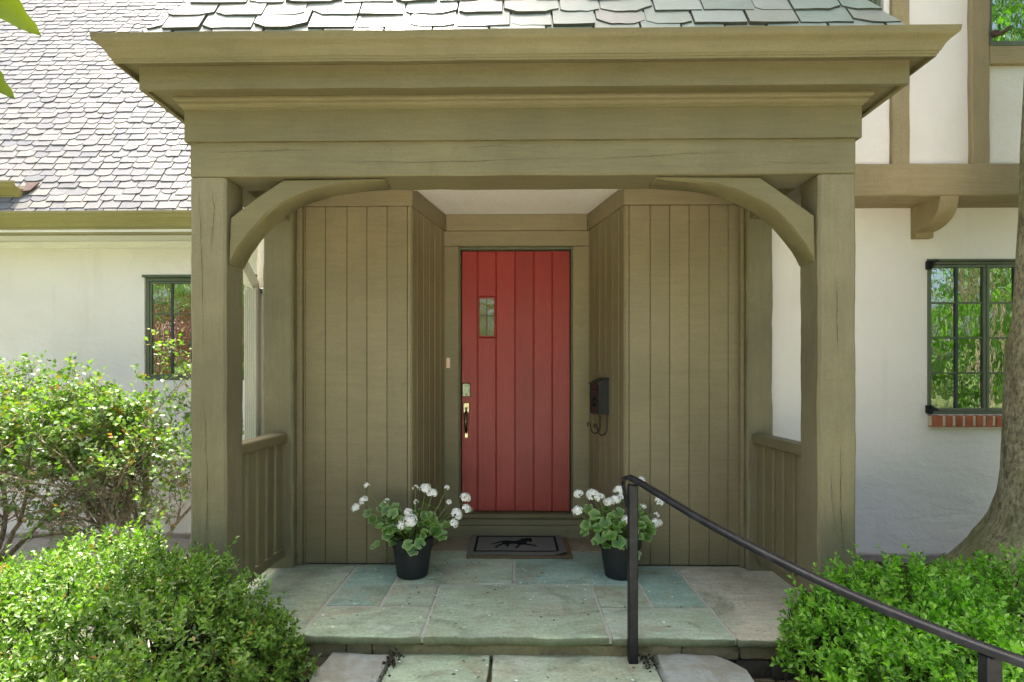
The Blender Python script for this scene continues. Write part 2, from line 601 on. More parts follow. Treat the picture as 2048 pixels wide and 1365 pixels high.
def metal(name, col, rough):
    m, nt, b = nodes(name)
    v = coords(nt)
    n1 = noise_tex(nt, v, 40, 4, .6)
    nt.links.new(mix(nt, ramp(nt, n1, [(.35, 0.0), (.7, 1.0)]), tuple(c * .7 for c in col), col), b.inputs['Base Color'])
    setp(b, rough, .5, 1)
    bump(nt, b, n1, .1, .002)
    return m
M['brass'] = metal('aged_brass', (.62, .52, .33), .28)
M['pewter'] = metal('pewter', (.50, .50, .46), .18)
M['bronze'] = metal('dark_bronze', (.16, .13, .09), .25)
def bell_mat():
    m, nt, b = nodes('bell_button')
    b.inputs['Base Color'].default_value = (.75, .55, .40, 1)
    setp(b, .35)
    return m
M['bell'] = bell_mat()

def bark(name, c):
    m, nt, b = nodes(name)
    v = coords(nt, (1, 1, .6))
    n1 = noise_tex(nt, v, 8, 6, .65, .5)
    n2 = noise_tex(nt, v, 46, 5, .75)
    n3 = noise_tex(nt, coords(nt), 2.2, 3, .6)
    base = ramp(nt, n1, [(.3, c[0]), (.5, c[1]), (.7, c[2])])
    base = mix(nt, .85, base, ramp(nt, n2, [(.38, .28), (.58, 1.3)]), 'MULTIPLY')
    base = mix(nt, ramp(nt, n3, [(.45, 0.0), (.65, .5)]), base, c[3])
    nt.links.new(base, b.inputs['Base Color'])
    a = bump(nt, b, n1, 1.0, .04)
    bump(nt, b, n2, 1.0, .02, a)
    setp(b, .9, .2)
    return m
M['bark'] = bark('mossy_bark', [(.15, .13, .075), (.33, .30, .18), (.48, .43, .29), (.25, .28, .10)])
M['twig'] = bark('twig_bark', [(.17, .13, .085), (.32, .26, .19), (.46, .39, .30), (.22, .20, .11)])
M['hedge_twig'] = bark('hedge_twig', [(.03, .022, .014), (.06, .045, .03), (.10, .08, .05), (.05, .05, .02)])

def leaf_mat(name, cols, trans=.35, tcol=(.25, .42, .05), rough=.38, spec=.5, rim=None, yellow=0.0):
    m, nt, b = nodes(name)
    g = nt.nodes.new('ShaderNodeNewGeometry')
    oi = nt.nodes.new('ShaderNodeObjectInfo')
    ad = N(nt, 'ShaderNodeMath', operation='ADD')
    nt.links.new(oi.outputs['Random'], ad.inputs[0]); nt.links.new(g.outputs['Random Per Island'], ad.inputs[1])
    fr = N(nt, 'ShaderNodeMath', operation='FRACT'); nt.links.new(ad.outputs[0], fr.inputs[0])
    st = [(i / (len(cols) - 1) * (1 - yellow), c) for i, c in enumerate(cols)]
    if yellow: st += [(1 - yellow * .5, (.26, .17, .03)), (1.0, (.22, .10, .04))]
    base = ramp(nt, fr.outputs[0], st)
    v = coords(nt, world=True)
    n1 = noise_tex(nt, v, 5, 3, .5)
    base = mix(nt, .6, base, ramp(nt, n1, [(.3, .7), (.7, 1.25)]), 'MULTIPLY')
    if rim:
        at = nt.nodes.new('ShaderNodeAttribute'); at.attribute_name = 'rim'
        base = mix(nt, ramp(nt, at.outputs['Fac'], [(.35, .55), (.6, 0.0)]), base, tuple(c * .6 for c in cols[0]))
        base = mix(nt, ramp(nt, at.outputs['Fac'], [(.80, 0.0), (.97, .75)]), base, rim)
    nt.links.new(base, b.inputs['Base Color'])
    setp(b, rough, spec)
    tr = nt.nodes.new('ShaderNodeBsdfTranslucent')
    tb = mix(nt, 1.0, base, tuple(c * 6 for c in tcol), 'MULTIPLY')
    nt.links.new(tb, tr.inputs['Color'])
    ms = nt.nodes.new('ShaderNodeMixShader')
    ms.inputs[0].default_value = trans
    nt.links.new(b.outputs[0], ms.inputs[1]); nt.links.new(tr.outputs[0], ms.inputs[2])
    out = nt.nodes['Material Output']
    nt.links.new(ms.outputs[0], out.inputs['Surface'])
    return m
M['hedge_l'] = leaf_mat('boxwood_leaf', [(.035, .07, .012), (.085, .16, .022), (.11, .20, .026), (.145, .24, .03), (.135, .25, .045), (.21, .29, .05)], .3, (.22, .30, .04), .42, .4, yellow=.025)
M['hedge_r'] = leaf_mat('boxwood_leaf_bright', [(.045, .11, .014), (.105, .235, .022), (.155, .325, .030), (.19, .375, .036), (.26, .42, .055)], .38, (.22, .34, .04), .42, .45)
M['shrub'] = leaf_mat('shrub_leaf', [(.065, .135, .026), (.095, .185, .035), (.135, .23, .045), (.175, .26, .06)], .35, (.22, .26, .045), yellow=.09)
M['tree_leaf'] = leaf_mat('tree_leaf', [(.05, .10, .02), (.08, .15, .03), (.11, .18, .03)], .4)
M['maple_red'] = leaf_mat('maple_leaf_red', [(.11, .035, .028), (.17, .06, .045), (.21, .09, .065)], .3, (.2, .1, .07))
M['dogwood_leaf'] = leaf_mat('dogwood_leaf', [(.075, .105, .010), (.095, .125, .014)], .3, (.14, .16, .02))
M['geranium'] = leaf_mat('geranium_leaf', [(.075, .165, .03), (.115, .23, .04), (.15, .28, .05), (.06, .13, .03)], .3, rim=(.40, .42, .20))
def petal_mat():
    m, nt, b = nodes('white_petal')
    g = nt.nodes.new('ShaderNodeNewGeometry')
    base = ramp(nt, g.outputs['Random Per Island'], [(0, (.78, .77, .66)), (.6, (.82, .81, .76)), (.93, (.80, .78, .66)), (1, (.55, .42, .24))])
    nt.links.new(base, b.inputs['Base Color'])
    setp(b, .6, .2)
    return m
M['petal'] = petal_mat()

def glass(name, refl, rough=.0, wav=.13, wscale=7, tint=(.75, .8, .72)):
    m, nt, b = nodes(name)
    nt.nodes.remove(b)
    gl = nt.nodes.new('ShaderNodeBsdfGlossy'); gl.inputs['Roughness'].default_value = rough
    gl.inputs['Color'].default_value = (.95, .97, .93, 1)
    tr = nt.nodes.new('ShaderNodeBsdfTransparent'); tr.inputs['Color'].default_value = (*tint, 1)
    ms = nt.nodes.new('ShaderNodeMixShader')
    lw = nt.nodes.new('ShaderNodeLayerWeight'); lw.inputs['Blend'].default_value = .35
    mr = nt.nodes.new('ShaderNodeMapRange'); mr.inputs['To Min'].default_value = refl; mr.inputs['To Max'].default_value = 1
    nt.links.new(lw.outputs['Fresnel'], mr.inputs['Value'])
    nt.links.new(mr.outputs[0], ms.inputs[0])
    nt.links.new(tr.outputs[0], ms.inputs[1]); nt.links.new(gl.outputs[0], ms.inputs[2])
    v = coords(nt, (1, 1, .6), 23.0)
    n1 = noise_tex(nt, v, wscale, 3, .5)
    bp = nt.nodes.new('ShaderNodeBump'); bp.inputs['Strength'].default_value = wav; bp.inputs['Distance'].default_value = .02
    nt.links.new(n1, bp.inputs['Height']); nt.links.new(bp.outputs[0], gl.inputs['Normal'])
    nt.links.new(ms.outputs[0], nt.nodes['Material Output'].inputs['Surface'])
    return m
M['glass'] = glass('window_glass', .38)
M['glass_door'] = glass('textured_glass', .22, .04, .3, 22)

# ================================================================== SETTING: ground
def ground_z(x, y):
    """planting beds climb towards the house; the lawn lies lower"""
    z = -.45
    if 0 < x < 1.86: z = -.42
    elif x > 0: t = max(0, min(1, (y - .6) / 2.2)); z = -.45 + .46 * t * t * (3 - 2 * t)
    else: t = max(0, min(1, (y - .6) / 2.6)); z = -.45 + .08 * t
    return z
def build_ground():
    xs = [-300, -120, -40, -15] + [-8 + .4 * i for i in range(41)] + [15, 40, 120, 300]
    ys = [-300, -120, -40, -15, -6, -3] + [-1 + .35 * i for i in range(28)] + [14, 30, 100, 300]
    V = [(x, y, -.45 + (noise.noise(Vector((x * .05, y * .05, 0))) * .0)) for y in ys for x in xs]
    F = []
    n = len(xs)
    for j in range(len(ys) - 1):
        for i in range(n - 1):
            F.append((j * n + i, j * n + i + 1, (j + 1) * n + i + 1, (j + 1) * n + i))
    tag(obj('ground', (V, F), M['lawn']), 'green lawn around the house', kind='structure')
build_ground()
def bed(name, x0, x1, y0, y1, label, mat='soil'):
    nx, ny = int((x1 - x0) / .1), int((y1 - y0) / .1)
    V, F = [], []
    for j in range(ny + 1):
        for i in range(nx + 1):
            x = x0 + (x1 - x0) * i / nx; y = y0 + (y1 - y0) * j / ny
            edge = min(1, min(i, nx - i, j + 1) / 2)
            z = ground_z(x, y) + .012 + noise.noise(Vector((x * 3, y * 3, 1))) * .02 * edge + .01
            V.append((x, y, z))
    for j in range(ny):
        for i in range(nx):
            a = j * (nx + 1) + i
            F.append((a, a + 1, a + nx + 2, a + nx + 1))
    tag(obj(name, (V, F), M[mat], smooth=60), label, kind='structure')
bed('planting_bed', -6.5, -1.78, .6, 5.58, 'pale gravel bed under the shrubs beside the porch', 'gravel')
bed('planting_bed', 1.86, 6.5, .6, 3.81, 'brown mulch bed under the boxwood by the tree')
bed('planting_bed', 1.08, 1.86, .6, 2.72, 'brown mulch strip between the steps and the right boxwood')
bed('planting_bed', -1.78, -.97, .6, 2.72, 'brown mulch strip between the steps and the left boxwood')
tag(obj('path', slab(-1.0, 1.0, .36, 1.95, -.425, .06, 3), M['walk']), 'pale stone path leading to the steps', kind='structure')
tag(obj('bounce_ground', slab(-4.2, 7.5, -11, .35, -.435, .05, 4), M['bounce_gravel']), 'unseen pale gravel sheet added to bounce sunlight onto the house', kind='structure')  # pale sheet added out of view to bounce sunlight onto the front

# ------------------------------------------------------------------ porch floor and steps
pf = tag(obj('porch_floor', box(-1.70, 1.80, 2.75, 4.44, -.038, -.0055, .003), M['mortar']), 'bluestone flag floor of the porch', kind='structure')
g = .0055
FL = [(-1.76, -1.04, 2.735, 3.79, 'mix'), (-1.04, -.73, 3.10, 3.80, 'blue'), (-.73, -.445, 3.10, 3.435, 'mix'),
      (-1.04, -.445, 2.735, 3.10, 'green'), (-.73, .0, 3.435, 4.09, 'green'), (.0, .758, 3.435, 4.09, 'blue'),
      (-.445, .465, 2.735, 3.435, 'green'), (.465, .758, 3.10, 3.435, 'mix'), (.758, 1.063, 3.10, 3.80, 'blue'),
      (.465, 1.063, 2.735, 3.10, 'green'), (1.063, 1.84, 2.728, 3.80, 'tan'),
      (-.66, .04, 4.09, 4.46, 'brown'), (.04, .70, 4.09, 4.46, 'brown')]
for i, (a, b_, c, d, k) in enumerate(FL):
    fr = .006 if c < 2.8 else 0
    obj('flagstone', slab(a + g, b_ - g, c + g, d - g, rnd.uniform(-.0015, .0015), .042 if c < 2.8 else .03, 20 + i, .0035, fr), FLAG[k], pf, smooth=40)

steps = tag(obj('front_steps', join(box(-.62, .68, 2.36, 2.80, -.45, -.139, .004), box(-.95, 1.0, 1.95, 2.40, -.46, -.279, .004)), M['moss_mortar']),
            'bluestone front steps below the porch', kind='structure')
for i, (a, b_, c, d, z, k) in enumerate([(-.595, -.11, 2.40, 2.785, -.10, 'green'), (-.11, .665, 2.40, 2.785, -.10, 'mix'),
                                         (-.95, .05, 1.99, 2.43, -.245, 'mix'), (.05, 1.0, 1.99, 2.43, -.245, 'green')]):
    obj('tread', slab(a + .005, b_ - .005, c, d, z, .038, 60 + i, .005, .008), FLAG[k], steps, smooth=40)
obj('riser', hewn(-.60, .67, 2.765, 2.82, -.13, -.044, 0, .05, .010, .008, 4.0), M['moss_mortar'], steps, smooth=50)
def cheek(pts, z0, z1, seed, name='side_stone'):
    """big irregular side stone of the steps"""
    cx = sum(p[0] for p in pts) / len(pts); cy = sum(p[1] for p in pts) / len(pts)
    fine = []
    n = len(pts)
    for i in range(n):
        p, q = pts[i], pts[(i + 1) % n]
        for k in range(5):
            t = k / 5
            v = Vector((p[0] + (q[0] - p[0]) * t, p[1] + (q[1] - p[1]) * t, seed))
            d = noise.noise_vector(v * 7) * .016
            fine.append((v.x + d.x, v.y + d.y))
    V, F = [], []
    m = len(fine)
    rings = [(1.0, z0), (1.02, z1 - .05), (1.0, z1 - .018), (.95, z1), (.7, z1 + .004), (.35, z1 + .002)]
    for s, z in rings:
        for (x, y) in fine:
            dz = noise.noise(Vector((x * 9, y * 9, z * 3 + seed))) * .008
            V.append((cx + (x - cx) * s, cy + (y - cy) * s, z + dz))
    for i in range(len(rings) - 1):
        for k in range(m):
            a, b_ = i * m + k, i * m + (k + 1) % m
            F.append((a, b_, b_ + m, a + m))
    F.append(tuple(range((len(rings) - 1) * m, len(rings) * m)))
    return obj(name, (V, F), M['cheek'], steps, smooth=45)
cheek([(-.93, 2.30), (-.60, 2.28), (-.595, 2.765), (-.895, 2.765)], -.45, -.088, 1.0)
cheek([(.675, 2.28), (1.05, 2.20), (1.07, 2.62), (.97, 2.765), (.675, 2.765)], -.45, -.085, 2.0)

# rubble foundation under the porch
fnd = tag(obj('foundation_wall', join(box(-1.74, -.58, 2.80, 3.4, -.46, -.05, .004), box(.66, 1.82, 2.80, 3.4, -.46, -.05, .004)), M['moss_mortar']),
          'rubble stone foundation wall under the porch floor', 'wall')
rr = random.Random(5)
for sd in (0, 1):
    x0, x1 = ((-1.74, -.60), (.67, 1.82))[sd]
    z = -.047
    row = 0
    while z > -.44:
        h = (.07, .085, .10, .09, .11)[row % 5]
        x = x0
        while x < x1 - .03:
            w = min(rr.uniform(.12, .27), x1 - x)
            obj('stone', rock(x + w / 2, 2.815, z - h / 2, w / 2 * 1.02, .045 + rr.uniform(-.008, .008), h / 2 * .98, rr.uniform(0, 50), 5, .7, .09),
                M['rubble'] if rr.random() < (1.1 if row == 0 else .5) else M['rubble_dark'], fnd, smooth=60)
            x += w + .006
        z -= h + .004
        row += 1

# ================================================================== HOUSE
house = thing('house', 'cream stucco house with half-timbered gable and slate roofs', 'house', (1.0, 3.82, -.45))

def wall_xz(x0, x1, z0, z1, y, th, holes):
    """front-facing wall with rectangular holes and reveals"""
    xs = sorted(set([x0, x1] + [h[0] for h in holes] + [h[1] for h in holes]))
    zs = sorted(set([z0, z1] + [h[2] for h in holes] + [h[3] for h in holes]))
    V, F, idx = [], [], {}
    def vid(x, yy, z):
        k = (round(x, 5), round(yy, 5), round(z, 5))
        if k not in idx: idx[k] = len(V); V.append((x, yy, z))
        return idx[k]
    for i in range(len(xs) - 1):
        for j in range(len(zs) - 1):
            cx, cz = (xs[i] + xs[i + 1]) / 2, (zs[j] + zs[j + 1]) / 2
            if any(h[0] < cx < h[1] and h[2] < cz < h[3] for h in holes): continue
            F.append((vid(xs[i], y, zs[j]), vid(xs[i + 1], y, zs[j]), vid(xs[i + 1], y, zs[j + 1]), vid(xs[i], y, zs[j + 1])))
            F.append((vid(xs[i], y + th, zs[j]), vid(xs[i], y + th, zs[j + 1]), vid(xs[i + 1], y + th, zs[j + 1]), vid(xs[i + 1], y + th, zs[j])))
    for a, b_, c, d in holes:
        for (p, q) in (((a, c), (b_, c)), ((b_, c), (b_, d)), ((b_, d), (a, d)), ((a, d), (a, c))):
            F.append((vid(p[0], y, p[1]), vid(p[0], y + th, p[1]), vid(q[0], y + th, q[1]), vid(q[0], y, q[1])))
    for (p, q) in (((x0, z0), (x1, z0)), ((x1, z0), (x1, z1)), ((x1, z1), (x0, z1)), ((x0, z1), (x0, z0))):
        F.append((vid(q[0], y, q[1]), vid(q[0], y + th, q[1]), vid(p[0], y + th, p[1]), vid(p[0], y, p[1])))
    return V, F

RW = (2.742, 3.545, 1.003, 2.022)           # right ground-floor window opening
LW = (-3.675, -2.55, 1.22, 2.245)           # left wing window
obj('stucco_wall', wall_xz(1.60, 6.5, .08, 2.60, 3.82, .2, [RW]), M['stucco'], house)
obj('foundation', hewn(1.60, 6.5, 3.812, 4.0, -.46, .085, 0, .2, .012, .01, 2.0), M['foundation'], house, smooth=40)
obj('stucco_wall', join(wall_xz(-1.735, -1.40, -.46, 2.60, 3.82, .2, []), box(-1.74, -1.54, 4.03, 10, -.46, 2.95, .005)), M['stucco'], house)
obj('stucco_wall', wall_xz(-7.0, -1.75, -.30, 2.62, 5.60, .2, [LW]), M['stucco'], house)
obj('foundation', hewn(-7.0, -1.75, 5.585, 5.75, -.6, -.295, 0, .2, .012, .01, 3.0), M['foundation'], house, smooth=40)

# upper gable wall of the main block
PK = (2.6, 10.38); SLP = 1.7; EZ = 3.0      # gable peak, pitch and eave height
def rake(x): return EZ + (x + 1.74) * SLP if x < PK[0] else EZ + (6.94 - x) * SLP
UW = [(1.72, 2.315, 3.31, 4.35), (2.955, 3.55, 3.31, 4.35)]
obj('gable_wall', prism([(-1.735, 2.5), (1.72, 2.5), (1.72, rake(1.72)), (-1.735, rake(-1.735))], 3.60, 3.8), M['stucco'], house)
obj('gable_wall', prism([(2.315, 2.5), (2.955, 2.5), (2.955, rake(2.955)), (PK[0], PK[1]), (2.315, rake(2.315))], 3.60, 3.8), M['stucco'], house)
obj('gable_wall', prism([(3.55, 2.5), (6.9, 2.5), (6.9, rake(6.9)), (3.55, rake(3.55))], 3.60, 3.8), M['stucco'], house)
for a, b_, c, d in UW:
    obj('gable_wall', prism([(a, 2.5), (b_, 2.5), (b_, c - .003), (a, c - .003)], 3.60, 3.8), M['stucco'], house)
    obj('gable_wall', prism([(a, 4.45), (b_, 4.45), (b_, rake(b_)), (a, rake(a))], 3.60, 3.8), M['stucco'], house)
for a, b_, c, d in UW:
    obj('window_head', box(a, b_, 3.59, 3.8, 4.35, 4.449, .004), M['half_timber_h'], house)
obj('jetty_beam', hewn(1.70, 6.9, 3.553, 3.70, 2.372, 2.572, 0, .12, .006, .008, 9.0), M['half_timber_h'], house, smooth=40)
obj('jetty_soffit', box(1.70, 6.9, 3.702, 3.817, 2.372, 2.40, .002), M['half_timber_h'], house)
for i, (a, b_, z0) in enumerate([(2.35, 2.458, 2.574), (2.835, 2.948, 2.574), (3.557, 3.665, 2.574), (1.60, 1.71, 2.60), (4.15, 4.26, 2.574), (4.9, 5.01, 2.574)]):
    obj('stud', hewn(a, b_, 3.568, 3.66, z0, 4.6, 2, .1, .005, .006, 11.0 + i), M['half_timber'], house, smooth=40)
obj('rail_timber', hewn(2.95, 3.555, 3.571, 3.66, 3.192, 3.306, 0, .1, .004, .006, 21.0), M['half_timber_h'], house, smooth=40)
obj('rail_timber', hewn(1.712, 2.348, 3.571, 3.66, 3.192, 3.306, 0, .1, .004, .006, 22.0), M['half_timber_h'], house, smooth=40)

# corbel under the jetty
def corbel(x):
    w = .115
    pr = [(3.818, 2.37), (3.818, 2.165), (3.77, 2.165), (3.77, 2.20)]
    for k in range(9):
        a = k / 8 * math.pi / 2
        pr.append((3.77 - .205 * math.sin(a) * 1.0, 2.20 + .13 * (1 - math.cos(a))))
    pr += [(3.557, 2.345), (3.557, 2.37)]
    n = len(pr)
    V = [(x - w / 2, p[0], p[1]) for p in pr] + [(x + w / 2, p[0], p[1]) for p in pr]
    F = [tuple(range(n)), tuple(range(2 * n - 1, n - 1, -1))]
    for i in range(n):
        j = (i + 1) % n
        F.append((j, i, n + i, n + j))
    obj('corbel', (V, F), M['half_timber'], house, smooth=35)
corbel(2.69)
corbel(4.6)

# main block roof (mostly above the frame; it shades the porch)
def slope_box(p0, p1, p2, p3, th):
    p = [Vector(q) for q in (p0, p1, p2, p3)]
    n = (p[1] - p[0]).cross(p[3] - p[0]).normalized() * th
    V = [tuple(q) for q in p] + [tuple(q - n) for q in p]
    F = [(0, 1, 2, 3), (7, 6, 5, 4), (1, 0, 4, 5), (2, 1, 5, 6), (3, 2, 6, 7), (0, 3, 7, 4)]
    return V, F
e0 = EZ - .1 * SLP + .05
obj('gable_roof', join(slope_box((-1.84, 11, e0), (-1.84, 3.45, e0), (PK[0], 3.45, PK[1] + .05), (PK[0], 11, PK[1] + .05), .1),
                       slope_box((PK[0], 11, PK[1] + .05), (PK[0], 3.45, PK[1] + .05), (7.04, 3.45, e0), (7.04, 11, e0), .1)), M['slate2'], house)
obj('rear_wall', prism([(-1.74, -.45), (6.9, -.45), (6.9, 3.0), (PK[0], PK[1]), (-1.74, 3.0)], 10.0, 10.2), M['stucco'], house)
obj('side_wall', box(6.5, 6.7, 3.9, 10.0, -.45, 3.2, 0), M['stucco'], house)

# dark rooms behind the windows
def room(x0, x1, y0, y1, z0, z1):
    V = [(x0, y0, z0), (x1, y0, z0), (x1, y0, z1), (x0, y0, z1), (x0, y1, z0), (x1, y1, z0), (x1, y1, z1), (x0, y1, z1)]
    return V, [(4, 5, 6, 7), (0, 4, 7, 3), (5, 1, 2, 6), (3, 7, 6, 2), (0, 1, 5, 4)]
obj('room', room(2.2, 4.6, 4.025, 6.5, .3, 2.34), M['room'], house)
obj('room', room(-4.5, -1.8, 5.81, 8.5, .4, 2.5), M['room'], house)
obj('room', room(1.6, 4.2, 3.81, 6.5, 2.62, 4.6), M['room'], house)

def casement(name, x0, x1, z0, z1, y, cols, rows, sashes, fmat, bar=.008, fr=.022, dark=False, label=None):
    """steel casement: outer frame, sashes with glazing bars, panes"""
    w = obj(name, join(box(x0, x1, y, y + .05, z1 - fr, z1, .003), box(x0, x1, y, y + .05, z0, z0 + fr, .003),
                       box(x0, x0 + fr, y + .001, y + .049, z0 + fr, z1 - fr, .003), box(x1 - fr, x1, y + .001, y + .049, z0 + fr, z1 - fr, .003)), fmat, house)
    W = (x1 - x0 - 2 * fr) / sashes
    for s in range(sashes):
        a, b_ = x0 + fr + W * s + .002, x0 + fr + W * (s + 1) - .002
        c, d = z0 + fr + .002, z1 - fr - .002
        sf = .02
        obj('sash', join(box(a, b_, y + .006, y + .036, d - sf, d, .003), box(a, b_, y + .006, y + .036, c, c + sf, .003),
                         box(a, a + sf, y + .007, y + .035, c + sf, d - sf, .003), box(b_ - sf, b_, y + .007, y + .035, c + sf, d - sf, .003)), fmat, w)
        pw, ph = (b_ - a - 2 * sf) / cols, (d - c - 2 * sf) / rows
        for i in range(1, cols):
            xx = a + sf + pw * i
            obj('glazing_bar', box(xx - bar, xx + bar, y + .010, y + .032, c + sf, d - sf, .003), M['frame_dark'], w)
        for j in range(1, rows):
            zz = c + sf + ph * j
            obj('glazing_bar', box(a + sf, b_ - sf, y + .012, y + .030, zz - bar * .6, zz + bar * .6, .002), fmat, w)
        for i in range(cols):
            for j in range(rows):
                tl = rnd.uniform(-.012, .012); tz = rnd.uniform(-.012, .012)
                px0, px1, pz0, pz1 = a + sf + pw * i, a + sf + pw * (i + 1), c + sf + ph * j, c + sf + ph * (j + 1)
                cx, cz = (px0 + px1) / 2, (pz0 + pz1) / 2
                V = []
                for (xx, zz) in ((px0, pz0), (px1, pz0), (px1, pz1), (px0, pz1)):
                    V.append((xx, y + .021 + (xx - cx) * tl + (zz - cz) * tz, zz))
                obj('pane', (V, [(0, 1, 2, 3)]), M['glass'], w)
    if label: w['label'] = label
    return w
rw = casement('window', RW[0] + .003, RW[1] - .003, RW[2] + .003, RW[3] - .003, 3.828, 2, 4, 2, M['frame_green'], .009, .016)
obj('window_drip', box(RW[0] - .004, RW[1] + .004, 3.812, 3.86, RW[3] - .001, RW[3] + .012, .003), M['frame_green'], rw)
for z in (RW[3] - .03, RW[2] + .035):
    obj('hinge', join(tube([(RW[0] + .0, 3.80, z - .03), (RW[0] + .02, 3.79, z + .01), (RW[0] + .055, 3.80, z + .03 if z > 1.5 else z - .005)], [.012, .014, .008], 6),
                      box(RW[0] - .012, RW[0] + .02, 3.795, 3.826, z - .028, z + .028, .004)), M['iron'], rw)
sill = obj('brick_sill', box(RW[0] + .004, RW[1] - .004, 3.788, 3.90, .930, .996, .002), M['brick_mortar'], house)
x = RW[0] + .006
i = 0
while x < RW[1] - .05:
    w = .070 if i == 0 else .043 + rnd.uniform(-.004, .004)
    obj('brick', rock(x + w / 2, 3.835, .961, w / 2, .055, .038, 70 + i, 4, .86, .05), M['brick'], sill, smooth=60)
    x += w + .021
    i += 1
lw = casement('window', LW[0] + .003, LW[1] - .003, LW[2] + .003, LW[3] - .003, 5.615, 5, 3, 1, M['frame_green'], .012, .035)
obj('window_drip', box(LW[0] - .02, LW[1] + .02, 5.585, 5.65, LW[3] - .002, LW[3] + .022, .003), M['frame_green'], lw)
for k, (a, b_, c, d) in enumerate(UW):
    uw = casement('window', a + .003, b_ - .003, c + .002, d - .003, 3.62, 2, 3, 1, M['frame_green'], .009, .03)
    obj('window_sill', box(a - .002, b_ + .002, 3.575, 3.66, c - .006, c + .028, .004), M['frame_green'], uw)
obj('shutter_stay', join(box(2.952, 2.99, 3.545, 3.575, 3.355, 3.39, .004), tube([(2.955, 3.54, 3.345), (3.0, 3.53, 3.365), (3.03, 3.53, 3.392)], [.01, .011, .012], 6)), M['copper'], house)

# ---- left wing eave: gutter, soffit, roof
def gutter_x(x0, x1, yb, z0, z1, dep, mat, name='gutter'):
    """ogee gutter along X; yb back edge, front at yb-dep"""
    h = z1 - z0
    pr = [(yb, z0), (yb - dep * .45, z0), (yb - dep * .45, z0 + h * .20), (yb - dep * .55, z0 + h * .20), (yb - dep * .55, z0 + h * .30), (yb - dep * .60, z0 + h * .30)]
    for k in range(7):
        t = k / 6
        pr.append((yb - dep * (.62 + .33 * (t * t * (3 - 2 * t))), z0 + h * (.34 + .50 * t)))
    pr += [(yb - dep, z0 + h * .88), (yb - dep, z1), (yb - dep * .93, z1), (yb - dep * .90, z1 - h * .3), (yb - dep * .1, z1 - h * .3), (yb, z1)]
    n = len(pr)
    V = [(x0, p[0], p[1]) for p in pr] + [(x1, p[0], p[1]) for p in pr]
    F = [tuple(range(n - 1, -1, -1)), tuple(range(n, 2 * n))]
    for i in range(n):
        j = (i + 1) % n
        F.append((i, j, n + j, n + i))
    return obj(name, (V, F), mat, house, smooth=30)
gutter_x(-7.0, -1.78, 5.30, 2.585, 2.775, .16, M['gutter_olive'])
obj('soffit', box(-7.0, -1.78, 5.225, 5.60, 2.60, 2.63, .003), M['white_trim'], house)
obj('frieze_board', box(-7.0, -1.78, 5.575, 5.598, 2.53, 2.598, .003), M['white_trim'], house)
ROOF_P = R(57)
cp, sp_ = math.cos(ROOF_P), math.sin(ROOF_P)
wing = obj('wing_roof', slope_box((-8.0, 5.24, 2.715), (-1.76, 5.24, 2.715), (-1.76, 5.24 + 4.6 * cp, 2.715 + 4.6 * sp_), (-8.0, 5.24 + 4.6 * cp, 2.715 + 4.6 * sp_), .05), M['slate_edge'], house)

def slate_outline(w, L, r):
    """outline counter-clockwise, butt edge at v=0, corners clipped or ragged as on old slates"""
    h = w / 2
    k = r.random()
    P = []
    cl = r.uniform(.15, .35) * w if k < .42 else r.uniform(.0, .03) * w
    cr = r.uniform(.15, .35) * w if (k < .25 or .42 < k < .62) else r.uniform(.0, .03) * w
    dl, dr = cl * r.uniform(.35, .7), cr * r.uniform(.35, .7)
    P.append((-h, L)); P.append((-h, dl))
    if cl > .05 * w: P.append((-h + cl * .55, dl * .45 + r.uniform(-.003, .003)))
    P.append((-h + cl, r.uniform(-.002, .002)))
    m = 3
    for i in range(1, m):
        t = i / m
        P.append((-h + cl + (w - cl - cr) * t, r.uniform(-.004, .004)))
    P.append((h - cr, r.uniform(-.002, .002)))
    if cr > .05 * w: P.append((h - cr * .5, dr * .5 + r.uniform(-.003, .003)))
    P.append((h, dr)); P.append((h, L))
    return P[::1]

def clip_poly(P, a, b, c):
    """keep a*u+b*v<=c"""
    out = []
    for i in range(len(P)):
        p, q = P[i], P[(i + 1) % len(P)]
        fp, fq = a * p[0] + b * p[1] - c, a * q[0] + b * q[1] - c
        if fp <= 0: out.append(p)
        if fp * fq < 0:
            t = fp / (fp - fq)
            out.append((p[0] + (q[0] - p[0]) * t, p[1] + (q[1] - p[1]) * t))
    return out

def slate_solid(P, th, tilt=0.0, v0=0.0):
    """extrude outline (u,v) by th along n; tilt lifts the butt"""
    n = len(P)
    V = []
    for k, z in enumerate((0, th)):
        for (u, v) in P:
            ins = .0035 if k else 0
            V.append((u * (1 - ins * 8), v + (ins if v < v0 + .1 else 0), z + (v - v0) * -tilt))
    F = [tuple(range(n - 1, -1, -1)), tuple(range(n, 2 * n))]
    for i in range(n):
        j = (i + 1) % n
        F.append((i, j, n + j, n + i))
    return V, F

rs = random.Random(21)
variants = []
for k in range(14):
    P = slate_outline(.165, .20, rs)
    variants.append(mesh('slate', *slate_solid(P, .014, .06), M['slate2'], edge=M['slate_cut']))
EXP = .096
O_w, U_w, V_w, N_w = Vector((0, 5.235, 2.735)), Vector((1, 0, 0)), Vector((0, cp, sp_)), Vector((0, -sp_, cp))
cand = []
row = 0
s = 0.0
while s < 4.5:
    x = -7.9 + rs.uniform(0, .16)
    while x < -1.85:
        w = rs.uniform(.125, .205)
        cand.append((x + w / 2, s + rs.uniform(-.012, .012), w, row))
        x += w + rs.uniform(.003, .008)
    s += EXP
    row += 1
def px_of(p):
    th = R(.9)
    d = p.y * math.cos(th) - p.x * math.sin(th)
    return 1010 + 1137.8 * (p.x * math.cos(th) + p.y * math.sin(th)) / d, 755 - 1137.8 * (p.z - 1.25) / d
parts_n = 0
restV, restF, restC = [], [], []
